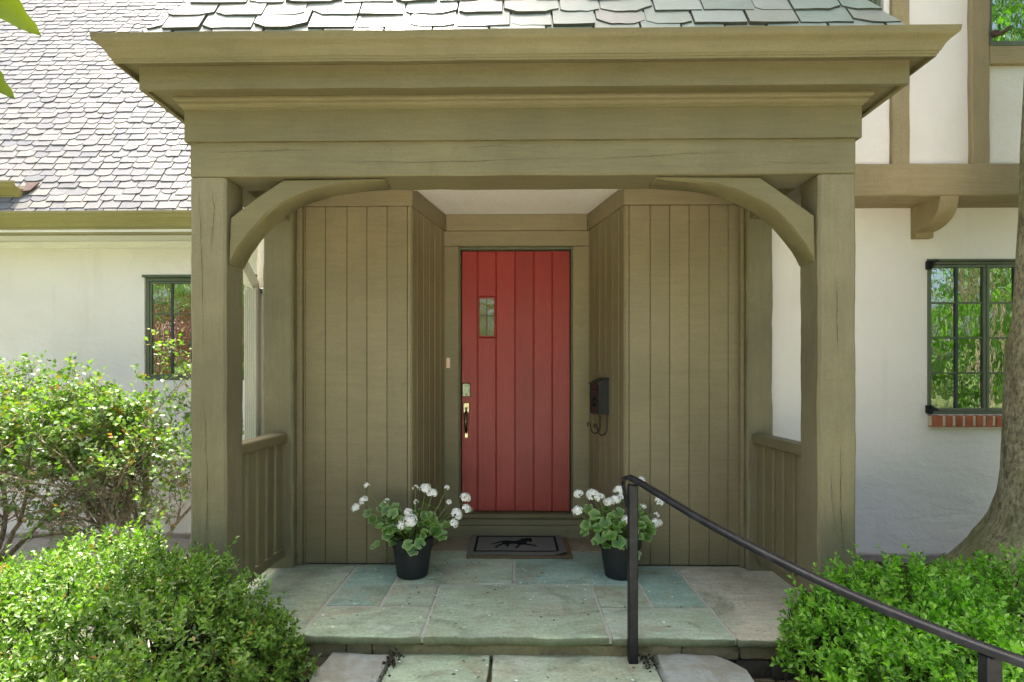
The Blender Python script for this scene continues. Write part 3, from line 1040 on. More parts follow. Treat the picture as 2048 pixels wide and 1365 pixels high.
for (x, s, w, row) in cand:
    p = O_w + U_w * x + V_w * s
    a, b_ = px_of(p + V_w * .05)
    th = rs.uniform(-.012, .012)
    mat4 = Matrix(((U_w.x, V_w.x, N_w.x, p.x), (U_w.y, V_w.y, N_w.y, p.y), (U_w.z, V_w.z, N_w.z, p.z), (0, 0, 0, 1)))
    mat4 = mat4 @ Matrix.Translation((0, 0, .018 + rs.uniform(-.001, .003))) @ Matrix.Rotation(rs.uniform(-.02, .02), 4, 'Z') @ Matrix.Rotation(th, 4, 'Y') @ Matrix.Diagonal((w / .165, 1, 1, 1))
    me = rs.choice(variants)
    if -20 < a < 395 and parts_n < 300:
        link(bpy.data.objects.new('slate', me), wing, mat4)
        parts_n += 1
    else:
        n0 = len(restV)
        restV.extend([tuple(mat4 @ v.co) for v in me.vertices])
        restF.extend([tuple(i + n0 for i in pl.vertices) for pl in me.polygons])
        restC.extend([pl.material_index == 0 for pl in me.polygons])
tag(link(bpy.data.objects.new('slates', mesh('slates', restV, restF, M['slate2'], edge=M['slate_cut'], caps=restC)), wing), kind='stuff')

# upper gutter end at far left of the wing roof
gutter_x(-6.2, -4.70, 5.43, 2.93, 3.10, .16, M['gutter_olive'])
obj('flashing', slope_box((-4.70, 5.36, 3.03), (-4.63, 5.37, 3.04), (-4.60, 5.44, 3.14), (-4.72, 5.44, 3.14), .012), M['copper'], house)

# ---- porch inner walls: board walls and the splayed door recess
Z_F = 2.393      # underside of the frieze boards
Z_C = 2.522      # ceiling
def board_wall(name, p, q, joints, zt, side, mat):
    """vertical boards between plan points p->q, joints as distances along; boards face to 'side'"""
    p, q = Vector((*p, 0)), Vector((*q, 0))
    d = (q - p).normalized()
    n = Vector((d.y, -d.x, 0)) * side
    Mx = Matrix(((d.x, -n.x, 0, p.x), (d.y, -n.y, 0, p.y), (0, 0, 1, 0), (0, 0, 0, 1)))
    L = (q - p).length
    back = obj(name, xf(box(0.0, L, .014, .05, .004, Z_C, 0), Mx), M['slate_edge'], house)
    js = [0] + joints + [L]
    for i in range(len(js) - 1):
        off = rnd.uniform(-.0008, .0008)
        b_ = box(js[i] + .0012, js[i + 1] - .0012, -.004 + off, .012, .006, zt, .0035)
        obj('board', xf(b_, Mx), mat, back)
    return Mx, L
A0, A1 = (-1.41, 3.79), (-.688, 3.79)
B1 = (-.543, 4.44)
C1 = (.584, 4.44)
D0, D1 = (.737, 3.79), (1.508, 3.79)
board_wall('board_wall', A0, A1, [.013, .148, .293, .427, .562, .699], Z_F - .001, 1, M['board'])
board_wall('board_wall', D0, D1, [.027, .166, .295, .423, .555, .680], Z_F - .001, 1, M['board'])
# recess sides
MxL, LL = board_wall('board_wall', A1, B1, [.022, .10, .215, .33, .44, .555, .65], Z_F - .001, 1, M['board'])
MxR, LR = board_wall('board_wall', C1, D0, [.016, .12, .235, .35, .465, .575, .647], Z_F - .001, 1, M['board'])
def frieze(p, q, e0=0, e1=0):
    p, q = Vector((*p, 0)), Vector((*q, 0))
    d = (q - p).normalized(); n = Vector((d.y, -d.x, 0))
    Mx = Matrix(((d.x, -n.x, 0, p.x), (d.y, -n.y, 0, p.y), (0, 0, 1, 0), (0, 0, 0, 1)))
    obj('frieze_board', xf(box(e0, (q - p).length - e1, -.014, .012, Z_F, Z_C - .002, .003), Mx), M['board'], house)
frieze(A0, A1, 0, -.011); frieze(A1, B1, .0, .004); frieze(C1, D0, .004, 0); frieze(D0, D1, -.011, 0)
frieze(B1, C1, .014, .014)
obj('porch_ceiling', box(-1.62, 1.68, 3.05, 4.6, Z_C, Z_C + .03, 0), M['ceiling'], house)
# door wall
obj('door_casing', box(-.545, -.431, 4.436, 4.50, .175, 2.272, .004), M['board'], house)
obj('door_casing', box(.458, .586, 4.436, 4.50, .175, 2.272, .004), M['board'], house)
obj('door_casing', box(-.545, .586, 4.432, 4.50, 2.273, Z_F - .001, .004), M['board'], house)
obj('door_stop', join(box(-.431, -.419, 4.452, 4.56, .19, 2.262, .003), box(.447, .458, 4.452, 4.56, .19, 2.262, .003), box(-.431, .458, 4.454, 4.56, 2.252, 2.272, .003)), M['frame_green'], house)
obj('door_sill', box(-.56, .60, 4.415, 4.56, .150, .186, .006), M['paint_h'], house)
obj('riser_board', box(-.555, .595, 4.437, 4.47, .092, .149, .004), M['board'], house)
obj('riser_board', box(-.555, .595, 4.428, 4.47, -.004, .091, .004), M['board'], house)
obj('backing_wall', join(box(-1.75, 1.75, 4.62, 4.70, -.05, 2.6, 0)), M['slate_edge'], house)

door = obj('front_door', join(box(-.417, .445, 4.512, 4.55, .19, 2.25, .002)), M['red'], house)
door['label'] = 'red plank front door with small leaded window'
js = [-.417, -.288, -.142, .008, .155, .301, .445]
for i in range(6):
    a, b_ = js[i] + .003, js[i + 1] - .003
    if i == 1:
        obj('plank', box(a, b_, 4.498, 4.520, .192, 1.562, .004), M['red'], door)
        obj('plank', box(a, b_, 4.498, 4.520, 1.890, 2.248, .004), M['red'], door)
    else:
        obj('plank', box(a, b_, 4.498, 4.520, .192, 2.248, .004), M['red'], door)
wx0, wx1, wz0, wz1 = -.285, -.145, 1.565, 1.887
obj('window_frame', join(box(wx0, wx1, 4.494, 4.515, wz1 - .014, wz1, .003), box(wx0, wx1, 4.494, 4.515, wz0, wz0 + .014, .003),
                         box(wx0, wx0 + .012, 4.4945, 4.5145, wz0 + .014, wz1 - .014, .003), box(wx1 - .012, wx1, 4.4945, 4.5145, wz0 + .014, wz1 - .014, .003)), M['red'], door)
mx, mz = (wx0 + wx1) / 2, (wz0 + wz1) / 2 + .01
for (a, b_, c, d) in ((wx0 + .012, mx, wz0 + .014, mz), (mx, wx1 - .012, wz0 + .014, mz), (wx0 + .012, mx, mz, wz1 - .014), (mx, wx1 - .012, mz, wz1 - .014)):
    t1, t2 = rnd.uniform(-.03, .03), rnd.uniform(-.06, .03)
    V = [(xx, 4.5055 + (xx - a) * t1 * .3 + (zz - c) * t2 * .12, zz) for (xx, zz) in ((a, c), (b_, c), (b_, d), (a, d))]
    obj('pane', (V, [(0, 1, 2, 3)]), M['glass_door'], door)
obj('lead_bar', join(box(mx - .003, mx + .003, 4.500, 4.508, wz0 + .014, wz1 - .014, .001), box(wx0 + .012, wx1 - .012, 4.5005, 4.5085, mz - .003, mz + .003, .001),
                     lathe([(.008, -.002), (.008, .002)], 10)), M['lead'], door)
# deadbolt and handle set
db = obj('deadbolt', box(-.411, -.343, 4.484, 4.499, 1.095, 1.205, .008), M['pewter'], door)
obj('handle', join(box(-.404, -.347, 4.482, 4.499, .965, 1.052, .010), box(-.392, -.360, 4.484, 4.499, .768, .835, .006)), M['brass'], door)
obj('handle_grip', tube([(-.376, 4.490, .985), (-.376, 4.455, .975), (-.376, 4.435, .945), (-.376, 4.430, .90), (-.376, 4.440, .86), (-.376, 4.465, .83), (-.376, 4.488, .81)],
                        [.010, .011, .013, .012, .010, .010, .009], 8), M['bronze'], door, smooth=50)
obj('thumb_latch', tube([(-.376, 4.484, .995), (-.376, 4.455, 1.002)], [.004, .012], 6), M['bronze'], door)
obj('keyhole', tube([(-.377, 4.486, 1.112), (-.377, 4.478, 1.112)], .009, 10), M['bronze'], door)
obj('doorbell', join(box(-.5285, -.498, 4.424, 4.4355, 1.322, 1.404, .004)), M['bell'], house)

# rear pilaster timbers against the house
obj('pilaster', hewn(-1.645, -1.449, 3.70, 3.818, -.02, 2.50, 2, .06, .006, .012, 31.0), M['timber_v'], house, smooth=40)
obj('pilaster', hewn(1.508, 1.672, 3.70, 3.818, -.02, 2.50, 2, .06, .006, .012, 37.0), M['timber_v'], house, smooth=40)
obj('corner_trim', box(-1.448, -1.41, 3.762, 3.80, .003, Z_C, .003), M['board'], house)
obj('corner_trim', box(1.484, 1.507, 3.745, 3.784, .003, Z_C, .003), M['board'], house)

# downspout at the left corner
ds = []
for k in range(6):
    x0 = -1.788 + k * .0135
    ds.append(box(x0, x0 + .010, 3.742, 3.76, -.25, 1.845, .002))
dspout = obj('downspout', join(box(-1.790, -1.706, 3.75, 3.812, -.26, 1.85, .006), *ds), M['downspout'], house)
obj('elbow', loft([(-1.748, 3.775, 1.83), (-1.75, 3.772, 1.87), (-1.80, 3.70, 2.02), (-1.87, 3.60, 2.24), (-1.88, 3.58, 2.62)],
                  [(-.04, -.03), (.04, -.03), (.04, .03), (.024, .03), (.02, .024), (.008, .024), (.004, .03), (-.012, .03), (-.016, .024), (-.03, .024), (-.04, .03)]), M['downspout'], dspout)
obj('bracket', box(-1.705, -1.668, 3.795, 3.819, 1.812, 1.85, .002), M['pewter'], dspout)

# ================================================================== ENTRY PORCH
porch = thing('entry_porch', 'olive-brown timber entry porch with arched braces, moulded cornice and slate roof', 'porch', (.03, 2.95, 0))
PXL, PXR, PYF = -1.64, 1.700, 2.86
for k, (a, b_) in enumerate(((-1.645, -1.462), (1.520, 1.708))):
    obj('post', hewn(a, b_, 2.862, 3.055, -.03, 2.262, 2, .05, .0042, .012, 41.0 + 7 * k), M['timber_v'], porch, smooth=40)
obj('beam', hewn(PXL, PXR, 2.86, 3.09, 2.266, 2.4445, 0, .12, .0035, .006, 51.0), M['timber_h'], porch, smooth=40)
for k, a in enumerate((-1.63, 1.525)):
    obj('side_beam', hewn(a, a + .165, 3.092, 3.70, 2.27, 2.4445, 1, .12, .004, .006, 55.0 + k), M['timber_v'], porch, smooth=40)
M['split'] = speckle('timber_split', [(.03, .024, .012), (.05, .04, .02)], 20)
def split(p, q, seed, wid=.0016, face='y', name='split'):
    # long drying split in a timber face, drawn as a thin dark sliver just proud of it
    r = random.Random(seed)
    p, q = Vector(p), Vector(q)
    n = 26
    d = (q - p); L = d.length; d.normalize()
    side = d.cross(Vector((0, 1, 0))).normalized()
    V, F = [], []
    off = 0
    for i in range(n + 1):
        t = i / n
        off += r.gauss(0, .0016)
        w = wid * math.sin(math.pi * min(1, max(0, t))) ** .5 * r.uniform(.35, 1.2)
        c = p + d * (L * t) + side * (off + .006 * math.sin(t * 5 + seed))
        V.append(tuple(c + side * w)); V.append(tuple(c - side * w))
    for i in range(n):
        F.append((2 * i, 2 * i + 1, 2 * i + 3, 2 * i + 2))
    return obj(name, (V, F), M['split'], porch)
YF = 2.8565
for k, (p, q) in enumerate([((-.98, YF, 2.335), (.30, YF, 2.352)), ((.42, YF, 2.352), (1.1, YF, 2.362)), ((-1.55, YF, 2.40), (-1.0, YF, 2.392)), ((-.25, YF, 2.40), (.02, YF, 2.41)), ((1.15, YF, 2.32), (1.6, YF, 2.326))]):
    split(p, q, 3 + k, .0009)
for k, (p, q) in enumerate([((-1.59, YF + .0015, 2.22), (-1.57, YF + .0015, 1.35)), ((-1.565, YF + .0015, 1.15), (-1.55, YF + .0015, .35)), ((-1.53, YF + .0015, 2.2), (-1.525, YF + .0015, 1.9)), ((1.60, YF + .0015, 1.75), (1.61, YF + .0015, 1.35)), ((1.62, YF + .0015, .95), (1.635, YF + .0015, .35)), ((1.58, YF + .0015, .8), (1.59, YF + .0015, .45))]):
    split(p, q, 23 + k, .0012)
# braces
BR = [(-1.457, 1.831), (-1.408, 1.912), (-1.355, 1.984), (-1.303, 2.044), (-1.247, 2.096), (-1.19, 2.135), (-1.129, 2.165), (-1.075, 2.187), (-1.024, 2.203), (-.97, 2.217), (-.916, 2.228), (-.836, 2.239), (-.75, 2.247), (-.665, 2.253),
      (-.655, 2.265), (-1.18, 2.265), (-1.32, 2.168), (-1.457, 2.066)]
def brace(mirror):
    pts = [(p[0], p[1]) for p in BR]
    if mirror:
        pts = [(.0605 - p[0], p[1]) for p in pts][::-1]
    n = len(pts)
    c = .010
    cx = sum(p[0] for p in pts) / n; cz = sum(p[1] for p in pts) / n
    rings = [(2.888, c), (2.900, 0), (3.035, 0), (3.047, c)]
    # inset rings along averaged normals for soft arrises
    V, F = [], []
    for y, ins in rings:
        for i in range(n):
            p0, p1, p2 = Vector(pts[i - 1]), Vector(pts[i]), Vector(pts[(i + 1) % n])
            e1, e2 = (p1 - p0).normalized(), (p2 - p1).normalized()
            nn = Vector((e1.y + e2.y, -e1.x - e2.x))
            if nn.length < .2: nn = Vector((e1.y, -e1.x))
            nn.normalize()
            q = p1 - nn * ins
            j = noise.noise_vector(Vector((q.x * 9, y * 9, q.y * 9))) * .003
            V.append((q.x + j.x, y + j.y, q.y + j.z))
    F.append(tuple(range(n))); 
    for r_ in range(3):
        for i in range(n):
            j = (i + 1) % n
            F.append((r_ * n + j, r_ * n + i, (r_ + 1) * n + i, (r_ + 1) * n + j))
    F.append(tuple(range(4 * n - 1, 3 * n - 1, -1)))
    obj('brace', (V, F), M['paint_h'], porch, smooth=40)
brace(False); brace(True)
def sweep_u(profile, name, mat, smooth=None, yback=3.62):
    """closed profile of (outset, z) swept round three sides of the porch with mitred corners"""
    V, F = [], []
    n = len(profile)
    for (o, z) in profile:
        for p in ((PXL - o, yback), (PXL - o, PYF - o)):
            V.append((*p, z))
        m = 14
        for k in range(1, m):        # slightly uneven long run
            t = k / m
            V.append((PXL - o + (PXR - PXL + 2 * o) * t, PYF - o + noise.noise(Vector((k * .7, z * 3, 3))) * .0025, z + noise.noise(Vector((k * .9, o * 2, 9))) * .003))
        for p in ((PXR + o, PYF - o), (PXR + o, yback)):
            V.append((*p, z))
    c = len(V) // n
    for i in range(n):
        j = (i + 1) % n
        for k in range(c - 1):
            F.append((i * c + k, i * c + k + 1, j * c + k + 1, j * c + k))
    F.append(tuple(i * c for i in range(n)))
    F.append(tuple(i * c + c - 1 for i in range(n - 1, -1, -1)))
    return obj(name, (V, F), mat, porch, smooth=smooth)
sweep_u([(.020, 2.437), (.020, 2.592), (-.05, 2.592), (-.05, 2.449), (.0, 2.449), (.004, 2.437)][::-1], 'frieze', M['paint_h'])
bedm = [(.021, 2.591), (.026, 2.593), (.027, 2.602), (.034, 2.606), (.040, 2.612), (.043, 2.618), (.043, 2.622), (.049, 2.624), (.056, 2.630), (.058, 2.637), (.057, 2.645), (-.04, 2.645), (-.04, 2.594)]
sweep_u(bedm[::-1], 'bed_moulding', M['paint_h'], 35)
sweep_u([(-.05, 2.646), (.134, 2.646), (.134, 2.66), (-.05, 2.66)][::-1], 'soffit', M['paint_h'])
sweep_u([(.135, 2.630), (.158, 2.630), (.158, 2.742), (.135, 2.742)][::-1], 'fascia', M['paint_h'])
sweep_u([(.10, 2.7435), (.222, 2.7435), (.222, 2.756), (.10, 2.756)][::-1], 'soffit', M['paint_h'])
gut = [(.222, 2.744), (.223, 2.719), (.230, 2.717), (.232, 2.726), (.236, 2.728), (.238, 2.736), (.243, 2.739), (.247, 2.748), (.252, 2.758), (.259, 2.768), (.268, 2.778), (.280, 2.787), (.291, 2.795), (.294, 2.802), (.296, 2.822), (.286, 2.823), (.284, 2.79), (.20, 2.785), (.19, 2.80), (.18, 2.80), (.18, 2.757), (.221, 2.757)]
sweep_u(gut[::-1], 'gutter', M['paint_h'], 35)

# porch roof: steep hip with slates
cp, sp_ = .5, .8660254
RX0, RX1, RY0, RZ0 = PXL - .195, PXR + .195, PYF - .20, 2.788
H = 2.2
proof = obj('roof', join(
    slope_box((RX0, RY0, RZ0), (RX1, RY0, RZ0), (RX1 - .93, RY0 + .93, RZ0 + .93 * 1.732), (RX0 + .93, RY0 + .93, RZ0 + .93 * 1.732), .05),
    slope_box((RX0, 3.6, RZ0), (RX0, RY0, RZ0), (RX0 + .93, RY0 + .93, RZ0 + .93 * 1.732), (RX0 + .93, 3.6, RZ0 + .93 * 1.732), .05),
    slope_box((RX1, RY0, RZ0), (RX1, 3.6, RZ0), (RX1 - .93, 3.6, RZ0 + .93 * 1.732), (RX1 - .93, RY0 + .93, RZ0 + .93 * 1.732), .05)), M['slate_edge'], porch)
rs = random.Random(77)
def slope_slates(O, U, V, Nn, L, right_hip, left_hip, courses, seed, sub=True):
    r = random.Random(seed)
    EX = .113
    restV, restF, restC = [], [], []
    for c in range(courses):
        s = .022 + c * EX
        u = -.02 + r.uniform(-.12, 0)
        lo, hi = 0, L
        while u < L:
            w = r.uniform(.17, .29)
            Po = slate_outline(w, .23, r)
            Po = [(p[0] + u + w / 2, p[1] + s + r.uniform(-.001, .001)) for p in Po]
            u += w + r.uniform(.003, .007)
            if left_hip: Po = clip_poly(Po, -1, .5, -.004) if len(Po) > 2 else Po
            if right_hip and len(Po) > 2: Po = clip_poly(Po, 1, .5, L - .004)
            if len(Po) < 3: continue
            cu = sum(p[0] for p in Po) / len(Po); cv = s
            Pl = [(p[0] - cu, p[1] - cv) for p in Po]
            if max(p[0] for p in Pl) - min(p[0] for p in Pl) < .03: continue
            vf = slate_solid(Pl, r.uniform(.009, .014), .065)
            p0 = O + U * cu + V * cv + Nn * (.021 + r.uniform(-.001, .004))
            m4 = Matrix(((U.x, V.x, Nn.x, p0.x), (U.y, V.y, Nn.y, p0.y), (U.z, V.z, Nn.z, p0.z), (0, 0, 0, 1)))
            m4 = m4 @ Matrix.Rotation(r.uniform(-.012, .012), 4, 'Y')
            if sub and c < 6:
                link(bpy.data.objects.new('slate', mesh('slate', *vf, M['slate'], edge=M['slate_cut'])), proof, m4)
            else:
                n0 = len(restV)
                restV.extend([tuple(m4 @ Vector(q)) for q in vf[0]])
                restF.extend([tuple(i + n0 for i in q) for q in vf[1]])
                restC.extend([q_ < 2 for q_ in range(len(vf[1]))])
    if restV:
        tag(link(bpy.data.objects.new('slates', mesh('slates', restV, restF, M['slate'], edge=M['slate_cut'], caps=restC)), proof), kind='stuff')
slope_slates(Vector((RX0, RY0, RZ0)), Vector((1, 0, 0)), Vector((0, cp, sp_)), Vector((0, -sp_, cp)), RX1 - RX0, True, True, 15, 5)
slope_slates(Vector((RX0, 3.6, RZ0)), Vector((0, -1, 0)), Vector((cp, 0, sp_)), Vector((-sp_, 0, cp)), 3.6 - RY0, True, False, 15, 6, False)
slope_slates(Vector((RX1, RY0, RZ0)), Vector((0, 1, 0)), Vector((-cp, 0, sp_)), Vector((sp_, 0, cp)), 3.6 - RY0, False, True, 15, 7, False)
# railings on both sides
def railing(xc, side):
    rl = obj('railing', xf(box(-.052, .052, 3.04, 3.702, .825, .884, .008), Matrix.Translation((xc, 0, 0))), M['paint_y'], porch)
    obj('bottom_rail', xf(box(-.03, .03, 3.045, 3.70, .075, .138, .006), Matrix.Translation((xc, 0, 0))), M['paint_y'], rl)
    for k in range(5):
        y = 3.085 + k * .128
        obj('baluster', xf(box(-.021, .021, y, y + .094, .136, .828, .004), Matrix.Translation((xc, 0, 0))), M['paint_v'], rl)
railing(-1.533, -1)
railing(1.588, 1)

# ================================================================== MAILBOX
mb = thing('mailbox', 'black iron mailbox with scroll hooks on the recess wall', 'mailbox', (.66, 4.12, .83))
dW = Vector((C1[0] - D0[0], C1[1] - D0[1], 0)).normalized()
nW = Vector((-dW.y, dW.x, 0))
if nW.x > 0: nW = -nW
p0 = Vector((D0[0], D0[1], 0)) + dW * .262 + nW * .006
MB = Matrix(((dW.x, nW.x, 0, p0.x), (dW.y, nW.y, 0, p0.y), (0, 0, 1, 0), (0, 0, 0, 1)))   # local: a along wall, b out, z up
Wm, Dm = .178, .072
V = [(0, 0, .985), (Wm, 0, .985), (Wm, Dm, .985), (0, Dm, .985), (0, 0, 1.235), (Wm, 0, 1.235), (Wm, Dm, 1.205), (0, Dm, 1.205)]
Fq = [(0, 1, 2, 3), (4, 7, 6, 5), (0, 4, 5, 1), (1, 5, 6, 2), (2, 6, 7, 3), (3, 7, 4, 0)]
obj('body', xf((V, Fq), MB), M['mailbox'], mb)
obj('lid', xf(([(-.006, -.002, 1.238), (Wm + .006, -.002, 1.238), (Wm + .006, Dm + .012, 1.202), (-.006, Dm + .012, 1.202), (-.006, -.002, 1.248), (Wm + .006, -.002, 1.248), (Wm + .006, Dm + .012, 1.211), (-.006, Dm + .012, 1.211)], Fq), MB), M['mailbox'], mb)
for aa in (.012, Wm - .02):
    obj('strap', xf(box(aa, aa + .008, Dm - .001, Dm + .004, .99, 1.20, .001), MB), M['iron'], mb)
obj('corner_bead', xf(box(-.004, .002, Dm - .018, Dm - .012, .99, 1.21, .001), MB), M['iron'], mb)
orn = []
for k in range(6):
    a = k / 6 * 2 * math.pi
    orn.append(tube([(Wm / 2, Dm + .004, 1.075), (Wm / 2 + .028 * math.cos(a), Dm + .009, 1.075 + .034 * math.sin(a))], [.005, .009], 6))
orn.append(tube([(Wm / 2, Dm, 1.075), (Wm / 2, Dm + .014, 1.075)], .009, 8))
for aa in (.03, .06, .09, .12, .15):
    for zz in (.998, 1.16):
        orn.append(tube([(aa, Dm, zz), (aa, Dm + .004, zz)], [.005, .003], 6))
obj('ornament', xf(join(*orn), MB), M['iron'], mb)
for aa in (.02, .15):
    pth = [(aa, .006, .99)]
    for k in range(13):
        t = k / 12 * math.pi
        pth.append((aa, .042 - .036 * math.cos(t), .888 - .050 * math.sin(t)))
    for k in range(9):
        t = k / 8 * 1.7 * math.pi
        rr_ = .015 * (1 - .45 * k / 8)
        pth.append((aa, .094 - rr_ * math.cos(t), .905 + rr_ * math.sin(t)))
    obj('scroll_hook', xf(tube(pth, .0042, 6), MB), M['iron'], mb, smooth=60)

# ================================================================== DOOR MATS
def mat_sheet(x0, x1, y0, y1, z0, z1, seed, wav=.004, curl=None):
    nx, ny = 28, 18
    V, F = [], []
    for lay in (0, 1):
        for j in range(ny + 1):
            for i in range(nx + 1):
                x = x0 + (x1 - x0) * i / nx; y = y0 + (y1 - y0) * j / ny
                z = (z0, z1)[lay] + noise.noise(Vector((x * 6 + seed, y * 6, 0))) * wav
                if curl:
                    dd = math.hypot(x - curl[0], y - curl[1])
                    z += .022 * max(0, 1 - dd / .12) ** 2
                V.append((x, y, z))
    n = (nx + 1) * (ny + 1)
    for j in range(ny):
        for i in range(nx):
            a = j * (nx + 1) + i
            F.append((a + n, a + n + 1, a + n + nx + 2, a + n + nx + 1))
            F.append((a, a + nx + 1, a + nx + 2, a + 1))
    ring = [i for i in range(nx + 1)] + [j * (nx + 1) + nx for j in range(1, ny + 1)] + [ny * (nx + 1) + i for i in range(nx - 1, -1, -1)] + [j * (nx + 1) for j in range(ny - 1, 0, -1)]
    for k in range(len(ring)):
        a, b_ = ring[k], ring[(k + 1) % len(ring)]
        F.append((a, b_, b_ + n, a + n))
    return V, F
coir = tag(obj('coir_mat', mat_sheet(-.330, .405, 3.915, 4.395, .002, .017, 3, .0015), M['coir'], smooth=40), 'tan coir underlay mat beneath the grey horse mat', 'doormat')
hm = thing('doormat', 'grey doormat with black border and running horse', 'doormat', (.03, 4.18, .02))
cz = .0215
obj('base', mat_sheet(-.328, .365, 3.945, 4.405, .0195, .0265, 8, .0022, (.365, 3.945)), M['mat_grey'], hm, smooth=40)
def decal(pts, z0=.0245, z1=.0292):
    n = len(pts)
    V, F = [], []
    for z in (z0, z1):
        for (x, y) in pts:
            V.append((x, y, z + noise.noise(Vector((x * 6 + 8, y * 6, 0))) * .0022))
    F = [tuple(range(n - 1, -1, -1)), tuple(range(n, 2 * n))]
    for i in range(n):
        j = (i + 1) % n
        F.append((i, j, n + j, n + i))
    return V, F
bx0, bx1, by0, by1, bw = -.285, .318, 3.992, 4.375, .017
def strip(p, q, w, horiz):
    P = []
    m = 14
    for k in range(m + 1):
        t = k / m; P.append((p[0] + (q[0] - p[0]) * t, p[1] + (q[1] - p[1]) * t))
    if horiz: return P + [(a, b_ + w) for a, b_ in P[::-1]]
    return P + [(a - w, b_) for a, b_ in P[::-1]]
obj('border', join(decal(strip((bx0, by0), (bx1, by0), bw, True)), decal(strip((bx0, by1 - bw), (bx1, by1 - bw), bw, True)),
                   decal(strip((bx0 + bw, by0 + bw), (bx0 + bw, by1 - bw), bw, False)), decal(strip((bx1, by0 + bw), (bx1, by1 - bw), bw, False))), M['mat_black'], hm)
# running horse: (u 0..1 to the right, v 0..1 up), traced as body, neck and legs
HB = [(.02, .45), (.10, .50), (.20, .66), (.28, .72), (.36, .74), (.50, .68), (.58, .70), (.64, .82), (.70, .93), (.78, .97), (.85, .955), (.885, .99), (.895, .93), (.905, .80), (.895, .66), (.87, .63), (.85, .70), (.81, .73), (.79, .64), (.77, .52),
      (.80, .47), (.92, .40), (1.0, .26), (.975, .235), (.90, .33), (.76, .41), (.69, .44), (.62, .30), (.60, .12), (.56, .10), (.545, .17), (.575, .22), (.585, .32), (.62, .44), (.50, .47), (.41, .44), (.41, .30), (.39, .20), (.355, .22), (.365, .34), (.30, .42), (.22, .28), (.17, .20), (.165, .10), (.125, .10), (.12, .17), (.18, .33), (.25, .45), (.265, .56), (.235, .60), (.15, .50), (.08, .44)]
def tri_decal(pts):
    """triangulated flat silhouette with a little pile height"""
    from mathutils.geometry import tessellate_polygon
    tris = tessellate_polygon([[Vector((p[0], p[1], 0)) for p in pts]])
    n = len(pts)
    zz = lambda x, y: noise.noise(Vector((x * 6 + 8, y * 6, 0))) * .0022
    V = [(x, y, .0250 + zz(x, y)) for x, y in pts] + [(x, y, .0295 + zz(x, y)) for x, y in pts]
    F = []
    for t in tris:
        a, b_, c = t
        ar = (pts[b_][0] - pts[a][0]) * (pts[c][1] - pts[a][1]) - (pts[b_][1] - pts[a][1]) * (pts[c][0] - pts[a][0])
        if ar < 0: a, b_, c = a, c, b_
        F.append((a + n, b_ + n, c + n))
    for i in range(n):
        j = (i + 1) % n
        F.append((j, i, n + i, n + j))
    return V, F
obj('horse', tri_decal([(-.178 + u * .345, 4.045 + v * .285) for u, v in HB]), M['mat_black'], hm)

# ================================================================== HANDRAIL
hr = thing('handrail', 'black iron stair handrail slanting down past the steps', 'handrail', (.562, 2.70, -.1))
obj('post', box(.5405, .5845, 2.683, 2.727, -.101, .742, .004), M['iron'], hr)
def catmull(P, m=8):
    P = [Vector(p) for p in P]
    out = []
    for i in range(len(P) - 1):
        p0, p1, p2, p3 = P[max(i - 1, 0)], P[i], P[i + 1], P[min(i + 2, len(P) - 1)]
        for k in range(m):
            t = k / m
            out.append(.5 * ((2 * p1) + (-p0 + p2) * t + (2 * p0 - 5 * p1 + 4 * p2 - p3) * t * t + (-p0 + 3 * p1 - 3 * p2 + p3) * t ** 3))
    out.append(P[-1])
    return out
rail_path = catmull([(.553, 2.715, .772), (.60, 2.64, .752), (.764, 2.35, .668), (.93, 2.08, .600), (1.083, 1.85, .550), (1.221, 1.65, .522), (1.326, 1.5, .508), (1.46, 1.31, .500), (1.6, 1.1, .495)])
prof = []
for k in range(9):
    a = math.pi * k / 8
    prof.append((.0195 * math.cos(a), .004 + .011 * math.sin(a)))
prof += [(-.0195, -.001), (-.014, -.003), (-.014, -.011), (.014, -.011), (.014, -.003), (.0195, -.001)]
obj('rail', loft(rail_path, prof), M['iron'], hr, smooth=35)
obj('rail_end', loft([(.566, 2.695, .764), (.545, 2.725, .776), (.530, 2.742, .764), (.526, 2.745, .735), (.532, 2.738, .69), (.541, 2.722, .63)],
                     [(.020, -.006), (.020, .006), (-.020, .006), (-.020, -.006)]), M['iron'], hr, smooth=50)
obj('post', box(1.272, 1.312, 1.545, 1.585, -.40, .498, .004), M['iron'], hr)

